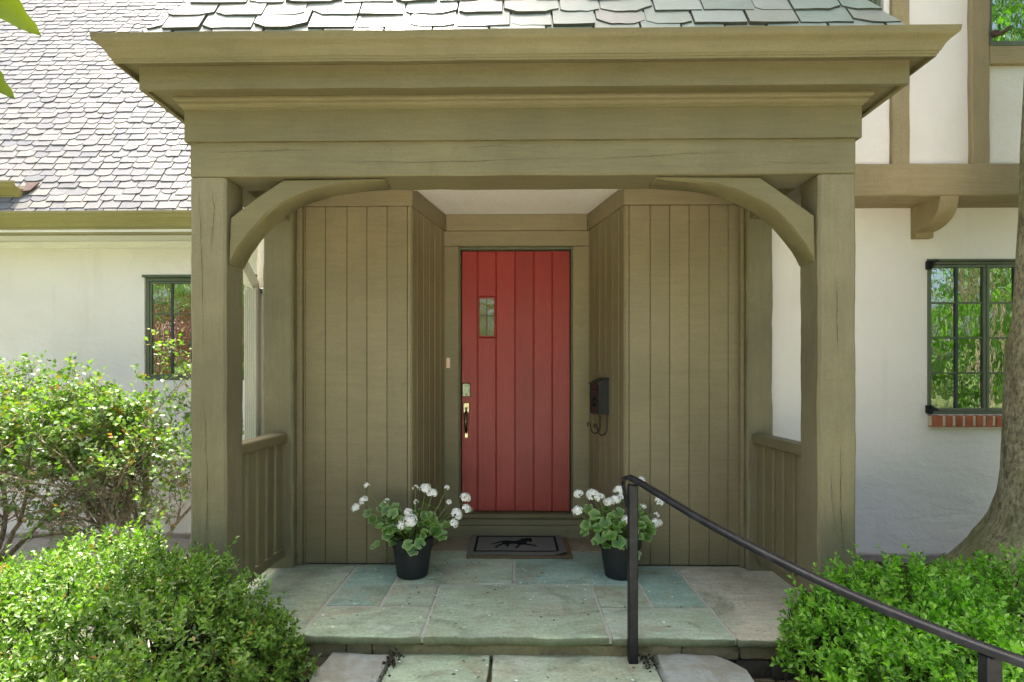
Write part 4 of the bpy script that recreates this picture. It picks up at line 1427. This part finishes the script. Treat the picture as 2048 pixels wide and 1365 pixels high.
# ================================================================== FOLIAGE TOOLS
LEAF_OUT = np.array([(0, 0, 0), (-.42, .50, .09), (0, .55, -.02), (.42, .50, .09), (0, 1.0, -.10)])
LEAF_F = np.array([(0, 2, 1), (0, 3, 2), (1, 2, 4), (2, 3, 4)])
def leaves_mesh(name, P, D, Nn, size, width, mat):
    P, D, Nn = np.asarray(P, float), np.asarray(D, float), np.asarray(Nn, float)
    D /= np.linalg.norm(D, axis=1)[:, None] + 1e-9
    S = np.cross(D, Nn); S /= np.linalg.norm(S, axis=1)[:, None] + 1e-9
    Nn = np.cross(S, D)
    size = np.asarray(size)[:, None]
    n = len(P)
    V = np.zeros((n, 5, 3))
    for k, (a, b_, c) in enumerate(LEAF_OUT):
        V[:, k] = P + S * (a * width * size) + D * (b_ * size) + Nn * (c * size)
    F = (LEAF_F[None] + (np.arange(n) * 5)[:, None, None]).reshape(-1, 3)
    me = bpy.data.meshes.new(name)
    me.vertices.add(n * 5); me.vertices.foreach_set('co', V.reshape(-1))
    me.loops.add(len(F) * 3); me.loops.foreach_set('vertex_index', F.reshape(-1).astype(np.int32))
    me.polygons.add(len(F)); me.polygons.foreach_set('loop_start', (np.arange(len(F)) * 3).astype(np.int32))
    me.polygons.foreach_set('loop_total', np.full(len(F), 3, np.int32))
    me.materials.append(mat)
    me.update(calc_edges=True)
    me.shade_smooth()
    return me
def unit(v):
    return v / (np.linalg.norm(v, axis=-1, keepdims=True) + 1e-9)

def sprig_leaves(rg, base, dirs, length, pairs, leaf, spread=.9):
    """opposite leaf pairs climbing each sprig"""
    n = len(base)
    ref = unit(rg.normal(size=(n, 3)))
    s1 = unit(np.cross(dirs, ref)); s2 = np.cross(dirs, s1)
    P, D, Nn, S = [], [], [], []
    for k in range(pairs):
        t = (k + .3) / pairs
        pos = base + dirs * (length[:, None] * t)
        ax = s1 if k % 2 == 0 else s2
        for sg in (-1, 1):
            d = unit(dirs * (.35 + .75 * t) + ax * sg * spread * (1.15 - .55 * t) + rg.normal(size=(n, 3)) * .16)
            nn = unit(dirs - d * np.sum(dirs * d, axis=1)[:, None] + rg.normal(size=(n, 3)) * .22)
            P.append(pos); D.append(d); Nn.append(nn)
            S.append(leaf * rg.uniform(.55, 1.3, n) * (1.05 - .35 * abs(t - .45)))
    return np.concatenate(P), np.concatenate(D), np.concatenate(Nn), np.concatenate(S)

def nz(p, sc, seed):
    return np.array([noise.noise(Vector((q[0] * sc + seed, q[1] * sc, q[2] * sc))) for q in p])

def hedge(name, label, cat, blobs, n_sprigs, seed, mat, leaf=.026, group=None):
    """clipped-loose boxwood: shoots over lumpy mounds; blobs = (cx,cy,cz,rx,ry,rz)"""
    rg = np.random.default_rng(seed)
    cx = np.mean([b[0] for b in blobs]); cy = np.mean([b[1] for b in blobs])
    e = thing(name, label, cat, (cx, cy, ground_z(cx, cy)), group)
    area = np.array([b[3] * b[4] + b[3] * b[5] + b[4] * b[5] for b in blobs]); area = area / area.sum()
    B, Dr = [], []
    for b, a in zip(blobs, area):
        m = int(n_sprigs * a)
        u = unit(rg.normal(size=(m, 3)))
        u[:, 2] = np.abs(u[:, 2]) * np.where(rg.random(m) < .86, 1, -1)
        c = np.array(b[:3]); r = np.array(b[3:])
        rad = 1 - rg.random(m) ** 2.2 * .34
        p = c + u * r * rad[:, None]
        lump = nz(p, 4.2, seed) * .22 + nz(p, 11.0, seed + 5) * .17
        p = c + u * r * (rad + lump)[:, None]
        nrm = unit(u / r)
        B.append(p); Dr.append(unit(nrm * .75 + np.array([0, 0, .55]) + rg.normal(size=(m, 3)) * .38))
    B, Dr = np.concatenate(B), np.concatenate(Dr)
    keep = np.ones(len(B), bool)
    for b in blobs:                      # drop shoots buried deep inside another mound
        q = (B - np.array(b[:3])) / np.array(b[3:])
        keep &= np.linalg.norm(q, axis=1) > .60
    keep &= B[:, 2] > -.42
    B, Dr = B[keep], Dr[keep]
    ln = rg.uniform(.055, .115, len(B))
    big = rg.random(len(B)) < .09
    ln[big] *= 1.75
    P, D, Nn, S = sprig_leaves(rg, B - Dr * ln[:, None] * .5, Dr, ln, 6, leaf)
    tag(link(bpy.data.objects.new('foliage', leaves_mesh('foliage', P, D, Nn, S, .62, mat)), e), kind='stuff')
    # inner twigs
    tw = []
    r = random.Random(seed)
    for b in blobs:
        for k in range(70):
            u = Vector((r.gauss(0, 1), r.gauss(0, 1), abs(r.gauss(0, 1)) + .1)).normalized()
            st = Vector((b[0] + r.uniform(-.15, .15) * b[3], b[1] + r.uniform(-.15, .15) * b[4], ground_z(b[0], b[1])))
            en = Vector((b[0] + u.x * b[3] * .95, b[1] + u.y * b[4] * .95, b[2] + u.z * b[5] * .95))
            mid = st.lerp(en, .5) + Vector((r.gauss(0, .03), r.gauss(0, .03), .03))
            tw.append(tube([st, mid, en], [.007, .005, .002], 3, False))
    tag(obj('branches', join(*tw), M['hedge_twig'], e), kind='stuff')
    return e

hedge('boxwood_shrub', 'rounded boxwood shrub at lower left before the porch post', 'shrub',
      [(-1.46, 2.36, -.04, .46, .50, .46), (-1.92, 2.50, -.02, .58, .60, .50), (-2.7, 2.40, -.04, .6, .7, .48), (-1.46, 1.85, -.12, .48, .45, .40), (-2.1, 1.78, -.10, .55, .5, .42), (-1.24, 2.50, -.12, .30, .30, .36), (-1.66, 2.62, .0, .36, .30, .46)],
      8600, 11, M['hedge_l'], .027)
hedge('boxwood_shrub', 'vivid green boxwood shrub at lower right under the handrail', 'shrub',
      [(1.70, 2.48, .0, .44, .36, .45), (2.22, 2.52, .0, .58, .48, .42), (2.95, 2.45, -.06, .60, .55, .40), (1.70, 2.02, -.10, .46, .48, .44), (2.3, 1.9, -.08, .6, .55, .42), (1.40, 2.44, .0, .24, .24, .36), (1.50, 1.62, -.18, .44, .4, .40), (1.42, 2.05, -.12, .26, .3, .42), (1.37, 2.54, .10, .17, .16, .23), (3.4, 2.2, -.1, .6, .6, .45)],
      9600, 12, M['hedge_r'], .029)

# ---- loose shrub by the left wall
def leafy(t):
    return .14 if t < .34 else min(1.0, .14 + (t - .34) * 2.8)
def grow_shrub(name, label, cat, roots, seed, mat_leaf, mat_bark, top, spread, n_main, leaf, lean, tipstep=.05):
    rg = np.random.default_rng(seed); r = random.Random(seed)
    e = thing(name, label, cat, roots)
    base = Vector(roots)
    tips, tipd = [], []
    twv, mains = [], []
    def branch(p, d, L, rad, depth):
        n = max(3, int(L / .07))
        pts, rads = [p.copy()], [rad]
        for i in range(n):
            d = (d + Vector((r.gauss(0, .13), r.gauss(0, .13), r.gauss(.02, .10)))).normalized()
            p = p + d * (L / n)
            pts.append(p.copy()); rads.append(rad * (1 - .65 * (i + 1) / n))
        t = tube(pts, rads, 6 if depth == 0 else (4 if depth == 1 else 3), False)
        (mains if depth == 0 else twv).append(t)
        if depth < 3:
            m = (8, 7, 5)[depth]
            for k in range(m):
                f = r.uniform(.3, 1.0); i = min(n, max(1, int(f * n)))
                dd = (pts[i] - pts[i - 1]).normalized()
                a = Vector((r.gauss(0, 1), r.gauss(0, 1), r.gauss(.25, .7)))
                nd = (dd * .8 + a.normalized() * .85 + lean * .25).normalized()
                branch(pts[i], nd, L * r.uniform(.38, .62), max(.0022, rads[i] * .55), depth + 1)
        if depth >= 2:
            for i in range(1, n + 1):
                if r.random() < leafy(pts[i].z / top):
                    tips.append(pts[i]); tipd.append((pts[i] - pts[i - 1]).normalized())
    for k in range(n_main):
        a = r.uniform(0, 2 * math.pi)
        d = Vector((math.cos(a) * spread * .75, math.sin(a) * spread * .45, 1.0)) + lean * r.uniform(.2, 1.4)
        branch(base + Vector((r.uniform(-.12, .12), r.uniform(-.1, .1), -.05)), d.normalized(), top * r.uniform(.6, .95), r.uniform(.014, .026), 0)
    for t in mains: obj('stem', t, mat_bark, e, smooth=60)
    tag(obj('twigs', join(*twv), mat_bark, e), kind='stuff')
    B = np.array([tuple(p) for p in tips]); Dr = unit(np.array([tuple(p) for p in tipd]) + np.array([0, 0, .35]) + rg.normal(size=(len(tips), 3)) * .3)
    P, D, Nn, S = sprig_leaves(rg, B, Dr, rg.uniform(.03, .07, len(B)), 2, leaf, 1.0)
    keep = rg.random(len(P)) < .62
    tag(link(bpy.data.objects.new('foliage', leaves_mesh('foliage', P[keep], D[keep], Nn[keep], S[keep], .9, mat_leaf)), e), kind='stuff')
    return e
grow_shrub('leafy_shrub', 'tall open leafy shrub with bare lower twigs before the left window', 'shrub', (-2.72, 4.15, -.16), 31, M['shrub'], M['twig'], 1.42, .75, 9, .040, Vector((-.75, -.05, .05)))
grow_shrub('leafy_shrub', 'sprawling yellow-green shrub at far left against the stucco wall', 'shrub', (-4.0, 4.3, -.2), 32, M['shrub'], M['twig'], 1.36, 1.0, 8, .040, Vector((.1, -.05, .05)))

# ---- big tree at right
tr = thing('shade_tree', 'large mossy tree trunk flaring at its base by the right window', 'tree', (2.97, 2.95, 0))
def trunk_mesh():
    prof = [(-.30, .95), (.0, .74), (.12, .65), (.236, .566), (.292, .540), (.36, .495), (.431, .457), (.57, .416), (.709, .400), (.986, .393), (1.125, .392), (1.403, .380), (1.57, .350), (2.2, .322), (2.6, .325), (3.4, .31), (4.4, .28), (5.6, .22)]
    n = 44
    V, F = [], []
    for (z, r_) in prof:
        for k in range(n):
            a = 2 * math.pi * k / n
            fl = max(0, (.7 - z)) * .12
            rr_ = r_ * (1 + fl * math.sin(4 * (a - math.pi)) + .03 * noise.noise(Vector((math.cos(a) * 2, math.sin(a) * 2, z * 2))))
            rr_ *= .91
            V.append((2.965 + rr_ * math.cos(a) + .03 * max(0, z - 2), 2.95 + rr_ * math.sin(a), z * .93 + .09))
    for i in range(len(prof) - 1):
        for k in range(n):
            a, b_ = i * n + k, i * n + (k + 1) % n
            F.append((a, b_, b_ + n, a + n))
    F.append(tuple(range((len(prof) - 1) * n, len(prof) * n)))
    return V, F
to = obj('trunk', trunk_mesh(), M['bark'], tr, smooth=60)
def crown(e, center, rads, n, seed, mat, leaf, name='crown', limbs=(), clusters=40, holes=.0):
    rg = np.random.default_rng(seed); r = random.Random(seed)
    C = unit(rg.normal(size=(clusters, 3))) * (rg.random((clusters, 1)) ** .45) * np.array(rads) + np.array(center)
    per = n // clusters
    P = np.concatenate([c + rg.normal(size=(per, 3)) * np.array(rads) * .17 for c in C])
    D = unit(rg.normal(size=P.shape) + np.array([0, 0, -.3]))
    Nn = unit(rg.normal(size=P.shape) * .6 + np.array([0, 0, 1]))
    tag(link(bpy.data.objects.new(name, leaves_mesh(name, P, D, Nn, leaf * rg.uniform(.7, 1.3, len(P)), .8, mat)), e), kind='stuff')
    for (p, rad) in limbs:
        for c in C[:12]:
            q = Vector(c); p_ = Vector(p)
            mid = p_.lerp(q, .5) + Vector((r.gauss(0, .2), r.gauss(0, .2), .3))
            obj('limb', tube([p_, mid, q], [rad, rad * .6, rad * .2], 6, False), M['bark'], e, smooth=60)
crown(tr, (4.4, 3.7, 9.6), (3.0, 3.0, 2.4), 8000, 41, M['tree_leaf'], .13, limbs=[((3.05, 2.95, 5.2), .13)])
# low twig of the tree that dips into the picture at the top right
rg = np.random.default_rng(3)
tp = np.array([(1.70, 2.1, 2.70), (1.72, 2.1, 2.70), (1.68, 2.1, 2.71), (1.74, 2.12, 2.72)])
td = np.array([(-.5, 0, -1.0), (.05, -.1, -1.0), (-1, .1, -.45), (.9, 0, -.6)])
obj('low_twig', tube([(3.02, 2.95, 4.6), (2.4, 2.6, 3.5), (1.95, 2.2, 2.95), (1.71, 2.1, 2.70)], [.03, .018, .008, .003], 5, False), M['twig'], tr)
link(bpy.data.objects.new('leaf_cluster', leaves_mesh('leaf_cluster', tp, td, np.array([(0, -1, .3)] * 4), np.full(4, .07), .55, M['tree_leaf'])), tr)

# ---- small dogwood whose branch hangs in at top left
dg = thing('dogwood_tree', 'young dogwood with broad leaves hanging in at the top left', 'tree', (-2.75, 1.0, -.4))
obj('trunk', tube([(-2.75, 1.0, -.45), (-2.72, 1.02, .6), (-2.6, 1.05, 1.6), (-2.5, 1.1, 2.6), (-2.5, 1.1, 3.4)], [.05, .042, .035, .025, .012], 8, False), M['twig'], dg, smooth=60)
obj('branch', tube([(-2.52, 1.1, 2.4), (-2.1, 1.25, 2.62), (-1.7, 1.4, 2.56), (-1.44, 1.48, 2.36)], [.018, .012, .007, .003], 6, False), M['twig'], dg, smooth=60)
obj('branch', tube([(-2.1, 1.25, 2.62), (-1.75, 1.38, 2.35), (-1.47, 1.48, 2.14)], [.010, .006, .003], 6, False), M['twig'], dg, smooth=60)
def big_leaf(p, d, nrm, L, w):
    d = Vector(d).normalized(); nrm = Vector(nrm).normalized(); s = d.cross(nrm).normalized(); nrm = s.cross(d)
    V, F = [], []
    rows = 9
    for i in range(rows + 1):
        t = i / rows
        hw = w * (math.sin(math.pi * min(1, t ** .8)) ** .75) * (1 - .25 * t) if 0 < t < 1 else .001
        for k, a in enumerate((-1, -.5, 0, .5, 1)):
            q = Vector(p) + d * (L * t) + s * (hw * a) + nrm * (abs(a) * hw * .35 - .25 * L * t * t * .4 + .004 * math.sin(t * 26) * abs(a))
            V.append(tuple(q))
    for i in range(rows):
        for k in range(4):
            a = i * 5 + k
            F.append((a, a + 1, a + 6, a + 5))
    return V, F
for (p, d, nrm, L, w) in [((-1.42, 1.49, 2.325), (.75, .05, -.85), (-.35, -.9, -.1), .21, .050), ((-1.45, 1.48, 2.34), (.25, -.1, -1), (-.9, -.5, 0), .17, .035), ((-1.435, 1.48, 2.125), (.62, .05, -.85), (-.3, -.95, .1), .165, .038),
                          ((-1.7, 1.4, 2.56), (.1, -.6, -.6), (0, -.5, .6), .15, .04), ((-1.9, 1.3, 2.6), (-.1, .6, -.6), (0, .5, .6), .15, .04), ((-1.75, 1.38, 2.35), (-.4, .3, -.8), (0, -.8, .3), .15, .04)]:
    obj('leaf', big_leaf(p, d, nrm, L, w), M['dogwood_leaf'], dg, smooth=60)
crown(dg, (-3.3, .7, 3.6), (.9, .9, .8), 1500, 44, M['dogwood_leaf'], .10, clusters=30)

# ================================================================== POTTED GERANIUMS
def ger_leaf_mesh(k):
    r = random.Random(100 + k)
    n = 21
    V, F, rim = [(0, 0, 0)], [], [0.0]
    for ring, f in ((1, .55), (2, 1.0)):
        for i in range(n):
            a = -math.pi * .93 + 2 * math.pi * .93 * i / (n - 1)
            lob = 1 + .10 * math.cos(a * 5) + .04 * math.cos(a * 15 + k)
            rad = f * lob
            z = .22 * f * f + (.10 * math.sin(a * 5 + k) * f if ring == 2 else 0)
            V.append((math.sin(a) * rad, math.cos(a) * rad, z)); rim.append(f)
    for i in range(n - 1):
        F.append((0, 1 + i + 1, 1 + i))
        F.append((1 + i, 1 + i + 1, 1 + n + i + 1, 1 + n + i))
    me = mesh('leaf', V, F, M['geranium'], 70)
    at = me.attributes.new('rim', 'FLOAT', 'POINT')
    at.data.foreach_set('value', rim)
    return me
GL = [ger_leaf_mesh(k) for k in range(5)]
def flower_mesh(k, flo):
    r = random.Random(200 + k)
    V, F = [], []
    for q in range(flo):
        z = 1 - 1.35 * (q + .5) / flo
        a = q * 2.39996 + r.uniform(-.3, .3)
        s = math.sqrt(max(0, 1 - z * z))
        c = Vector((s * math.cos(a), s * math.sin(a), z * .8)) * r.uniform(.75, 1.0)
        nrm = Vector((s * math.cos(a), s * math.sin(a), z + .1)).normalized()
        t = nrm.cross(Vector((.3, .2, 1))).normalized(); b_ = nrm.cross(t)
        for m in range(5):
            an = 2 * math.pi * m / 5 + r.random()
            d = t * math.cos(an) + b_ * math.sin(an); w = nrm.cross(d)
            L = r.uniform(.32, .46)
            n0 = len(V)
            for (u, v, h) in ((0, 0, 0), (.6 * L, -.36 * L, .10 * L), (L, -.20 * L, .02), (L, .20 * L, .02), (.6 * L, .36 * L, .10 * L)):
                V.append(tuple(c + d * u + w * v + nrm * (h + r.uniform(-.02, .02))))
            F.append((n0, n0 + 1, n0 + 2, n0 + 3, n0 + 4))
    return mesh('flower_head', V, F, M['petal'])
FLM = [flower_mesh(0, 26), flower_mesh(1, 20), flower_mesh(2, 12), flower_mesh(3, 7)]
def frame(p, z, sc, spin=0.0):
    z = Vector(z).normalized(); x = z.cross(Vector((.31, .92, .2))).normalized(); y = z.cross(x)
    m = Matrix(((x.x, y.x, z.x, p[0]), (x.y, y.y, z.y, p[1]), (x.z, y.z, z.z, p[2]), (0, 0, 0, 1)))
    return m @ Matrix.Rotation(spin, 4, 'Z') @ Matrix.Scale(sc, 4)
def geranium(label, cx, cy, flowers, drop, seed, tilt=0):
    """flowers: (dx, dy, z, radius, variant) relative to the pot axis"""
    r = random.Random(seed)
    e = thing('potted_geranium', label, 'potted plant', (cx, cy, 0), 'geraniums beside the door')
    prof = [(.085, .002), (.094, .006), (.100, .03), (.113, .12), (.122, .185), (.124, .19), (.131, .192), (.134, .235), (.137, .248), (.134, .252), (.126, .250), (.120, .20)]
    pot = obj('pot', lathe(prof[:-1] + [(.121, .225)], 36, (cx, cy, 0)), M['pot'], e, smooth=40)
    obj('soil', lathe([(.12, .215), (.119, .226), (.06, .232)], 24, (cx, cy, 0)), M['potsoil'], pot)
    stems = []
    c0 = Vector((cx, cy, .22))
    for (dx, dy, z, rad, var) in flowers:
        p = Vector((cx + dx, cy + dy, z))
        st = c0 + Vector((dx * .18, dy * .18, 0))
        mid = st.lerp(p, .5) + Vector((dx * .10, dy * .1, .02))
        stems.append(tube([st, mid, p - Vector((0, 0, rad * .3))], [.0045, .0035, .0022], 5, False))
        d = (p - mid).normalized()
        link(bpy.data.objects.new('flower_head', FLM[var]), e, frame(p, d + Vector((0, -.15, .25)), rad * .92, r.uniform(0, 6)))
        # bud stalks under the head
        for q in range(4):
            a = r.uniform(0, 6.28)
            stems.append(tube([p - d * rad * .9, p + Vector((math.cos(a) * rad * .5, math.sin(a) * rad * .5, -rad * .2))], [.0012, .001], 3, False))
    nleaf = 78
    for k in range(nleaf):
        a = r.uniform(0, 2 * math.pi)
        t = r.random()
        rad = .05 + .155 * math.sqrt(r.random())
        z = .27 + .19 * (1 - (rad / .24) ** 2) * r.uniform(.25, 1.0) + r.uniform(-.01, .03)
        if r.random() < .10: rad, z = r.uniform(.13, .16), r.uniform(.20, .26)
        p = Vector((cx + math.cos(a) * rad * 1.1, cy + math.sin(a) * rad * .9, z))
        out = Vector((math.cos(a), math.sin(a), 0))
        nrm = out * r.uniform(.1, .8) + Vector((0, -.35, 1)) + Vector((r.gauss(0, .3), r.gauss(0, .3), 0))
        link(bpy.data.objects.new('leaf', r.choice(GL)), e, frame(p, nrm, r.uniform(.020, .038), r.uniform(0, 6.28)))
        st = c0 + Vector((math.cos(a) * .03, math.sin(a) * .03, 0))
        stems.append(tube([st, st.lerp(p, .55) + Vector((0, 0, .03)), p], [.003, .0025, .0018], 4, False))
    for (dx, dy, z, sc) in drop:
        p = Vector((cx + dx, cy + dy, z))
        link(bpy.data.objects.new('leaf', r.choice(GL)), e, frame(p, (dx * 1.2, dy * 2 - .6, .6), sc, r.uniform(0, 6.28)))
        stems.append(tube([c0 + Vector((dx * .2, dy * .2, 0)), c0.lerp(p, .6) + Vector((0, 0, .05)), p], [.0035, .003, .002], 4, False))
    obj('stems', join(*stems), M['stem'], e)
    return e
s0 = 3.58 / 1137.8
geranium('potted white geranium in black pot left of the doormat', -.640, 3.58,
         [(-.285, -.02, .570, .024, 2), (-.315, .02, .468, .034, 0), (-.355, -.02, .430, .033, 1), (-.155, -.03, .478, .020, 3), (.015, .03, .548, .023, 3), (.080, .02, .545, .042, 0), (.125, .0, .520, .038, 0),
          (.030, -.05, .475, .020, 3), (.215, .02, .55, .022, 2), (-.010, -.10, .425, .030, 1), (.010, -.13, .378, .048, 0), (-.045, -.14, .352, .030, 1), (.235, -.03, .47, .022, 2), (.335, .0, .492, .038, 0), (.345, -.05, .435, .033, 1), (.285, -.04, .40, .042, 0), (.27, -.06, .345, .033, 1)],
         [(-.27, -.05, .40, .030), (-.24, -.04, .36, .032), (-.15, -.06, .42, .033), (-.11, .0, .43, .03), (-.20, -.03, .33, .03), (-.13, -.12, .285, .036), (.0, -.15, .235, .034), (.03, -.155, .205, .036), (.07, -.15, .245, .034), (-.21, -.06, .215, .022), (-.235, -.06, .195, .018), (.16, -.08, .30, .042), (.19, -.06, .27, .038), (.36, -.04, .425, .022), (-.17, -.02, .45, .03), (-.2, .0, .42, .028)], 61)
geranium('potted white geranium in black pot behind the handrail post', .668, 3.59,
         [(-.265, -.02, .520, .034, 0), (-.175, .0, .512, .046, 0), (-.135, -.02, .50, .036, 1), (-.275, -.06, .425, .038, 0), (-.075, -.02, .470, .038, 0), (-.03, .0, .48, .04, 0), (.0, .03, .535, .040, 0), (.01, .0, .50, .03, 1), (.02, -.10, .38, .034, 1),
          (.135, .02, .60, .032, 1), (.245, .0, .470, .036, 1), (.14, -.03, .445, .022, 2), (.225, -.02, .39, .022, 2), (.215, -.04, .345, .034, 1), (.235, -.05, .35, .024, 2)],
         [(-.22, -.05, .33, .034), (-.23, -.06, .29, .028), (-.17, -.07, .40, .036), (-.11, -.10, .36, .036), (-.14, -.11, .27, .036), (-.17, -.10, .245, .026), (-.04, -.15, .255, .042), (.0, -.14, .24, .036), (.06, -.16, .185, .034), (.14, -.06, .36, .036), (.17, -.05, .30, .040), (.15, -.08, .265, .03), (.10, .0, .44, .034), (-.2, .0, .42, .034)], 62)

# ================================================================== LITTER on the floor
def litter(name, label, n, seed, size, mat, zs):
    rg = np.random.default_rng(seed)
    P, D, Nn, S = [], [], [], []
    for k in range(n):
        if rg.random() < .62: x, y, z = rg.uniform(-1.0, 1.0), rg.uniform(2.80, 3.70), .003
        elif rg.random() < .6: x, y, z = rg.uniform(-.5, .5), rg.uniform(3.4, 3.9), .003
        else: x, y, z = rg.uniform(-.55, .6), rg.uniform(2.42, 2.72), -.097
        P.append((x, y, z)); D.append((*rg.normal(size=2), .05)); Nn.append((0, .1, 1)); S.append(size * rg.uniform(.5, 1.3))
    tag(link(bpy.data.objects.new(name, leaves_mesh(name, P, D, Nn, S, zs, mat))), label, 'litter', kind='stuff')
litter('fallen_petals', 'white petals scattered over the porch flagstones', 70, 5, .015, M['petal'], 1.2)
litter('leaf_debris', 'dark leaf crumbs scattered over flagstones and steps', 75, 6, .022, M['hedge_twig'], .4)
rg = np.random.default_rng(9)
P = np.array([(-.575 + rg.normal() * .018, 2.74 - abs(rg.normal()) * .09, -.092 + rg.uniform(0, .02)) for k in range(90)] + [(.63 + rg.normal() * .02, 2.73 - abs(rg.normal()) * .06, -.092 + rg.uniform(0, .02)) for k in range(60)])
tag(link(bpy.data.objects.new('dead_leaves', leaves_mesh('dead_leaves', P, rg.normal(size=P.shape), rg.normal(size=P.shape), np.full(len(P), .022), .6, M['hedge_twig']))), 'small heap of dead leaves in the step corners', 'litter', kind='stuff')

# ================================================================== TREES across the lawn (seen in the window panes)
def yard_tree(label, x, y, h, rad, mat, seed, n=2600, leaf=.32):
    e = thing('yard_tree', label, 'tree', (x, y, -.45), 'trees across the lawn')
    obj('trunk', tube([(x, y, -.45), (x + .05, y, h * .3), (x - .1, y, h * .7)], [.24, .19, .08], 8, False), M['bark'], e, smooth=60)
    crown(e, (x, y, h * .62), (rad, rad, h * .40), n, seed, mat, leaf, clusters=45)
yard_tree('tall green tree across the lawn in front of the right window', 13.5, -9, 15, 5.0, M['tree_leaf'], 81, 5200)
yard_tree('broad green tree across the lawn behind the photographer', -1.5, -17, 12, 5, M['tree_leaf'], 82)
yard_tree('green tree at the far right end of the lawn', 21, -13, 11, 5, M['tree_leaf'], 83)
yard_tree('green tree at the far left end of the lawn', -16, -16, 11, 5, M['tree_leaf'], 84)
yard_tree('low red maple on the lawn before the left window', -8.4, -2.6, 3.6, 1.8, M['maple_red'], 85, 2600, .12)

rg = np.random.default_rng(90)
nW_ = 9000
wx = rg.uniform(-45, 60, nW_)
P = np.stack([wx, -26 - rg.random(nW_) * 7 + 2.5 * np.sin(wx * .31), rg.random(nW_) ** 1.15 * (8.5 + 2.5 * np.sin(wx * .23) + 1.8 * np.sin(wx * .71)) - .4], 1)
tag(link(bpy.data.objects.new('woods', leaves_mesh('woods', P, unit(rg.normal(size=P.shape)), unit(rg.normal(size=P.shape) * .7 + np.array([0, .6, .6])), .95 * rg.uniform(.6, 1.4, nW_), .8, M['tree_leaf']))), 'green woods along the far edge of the lawn', 'trees', kind='stuff')
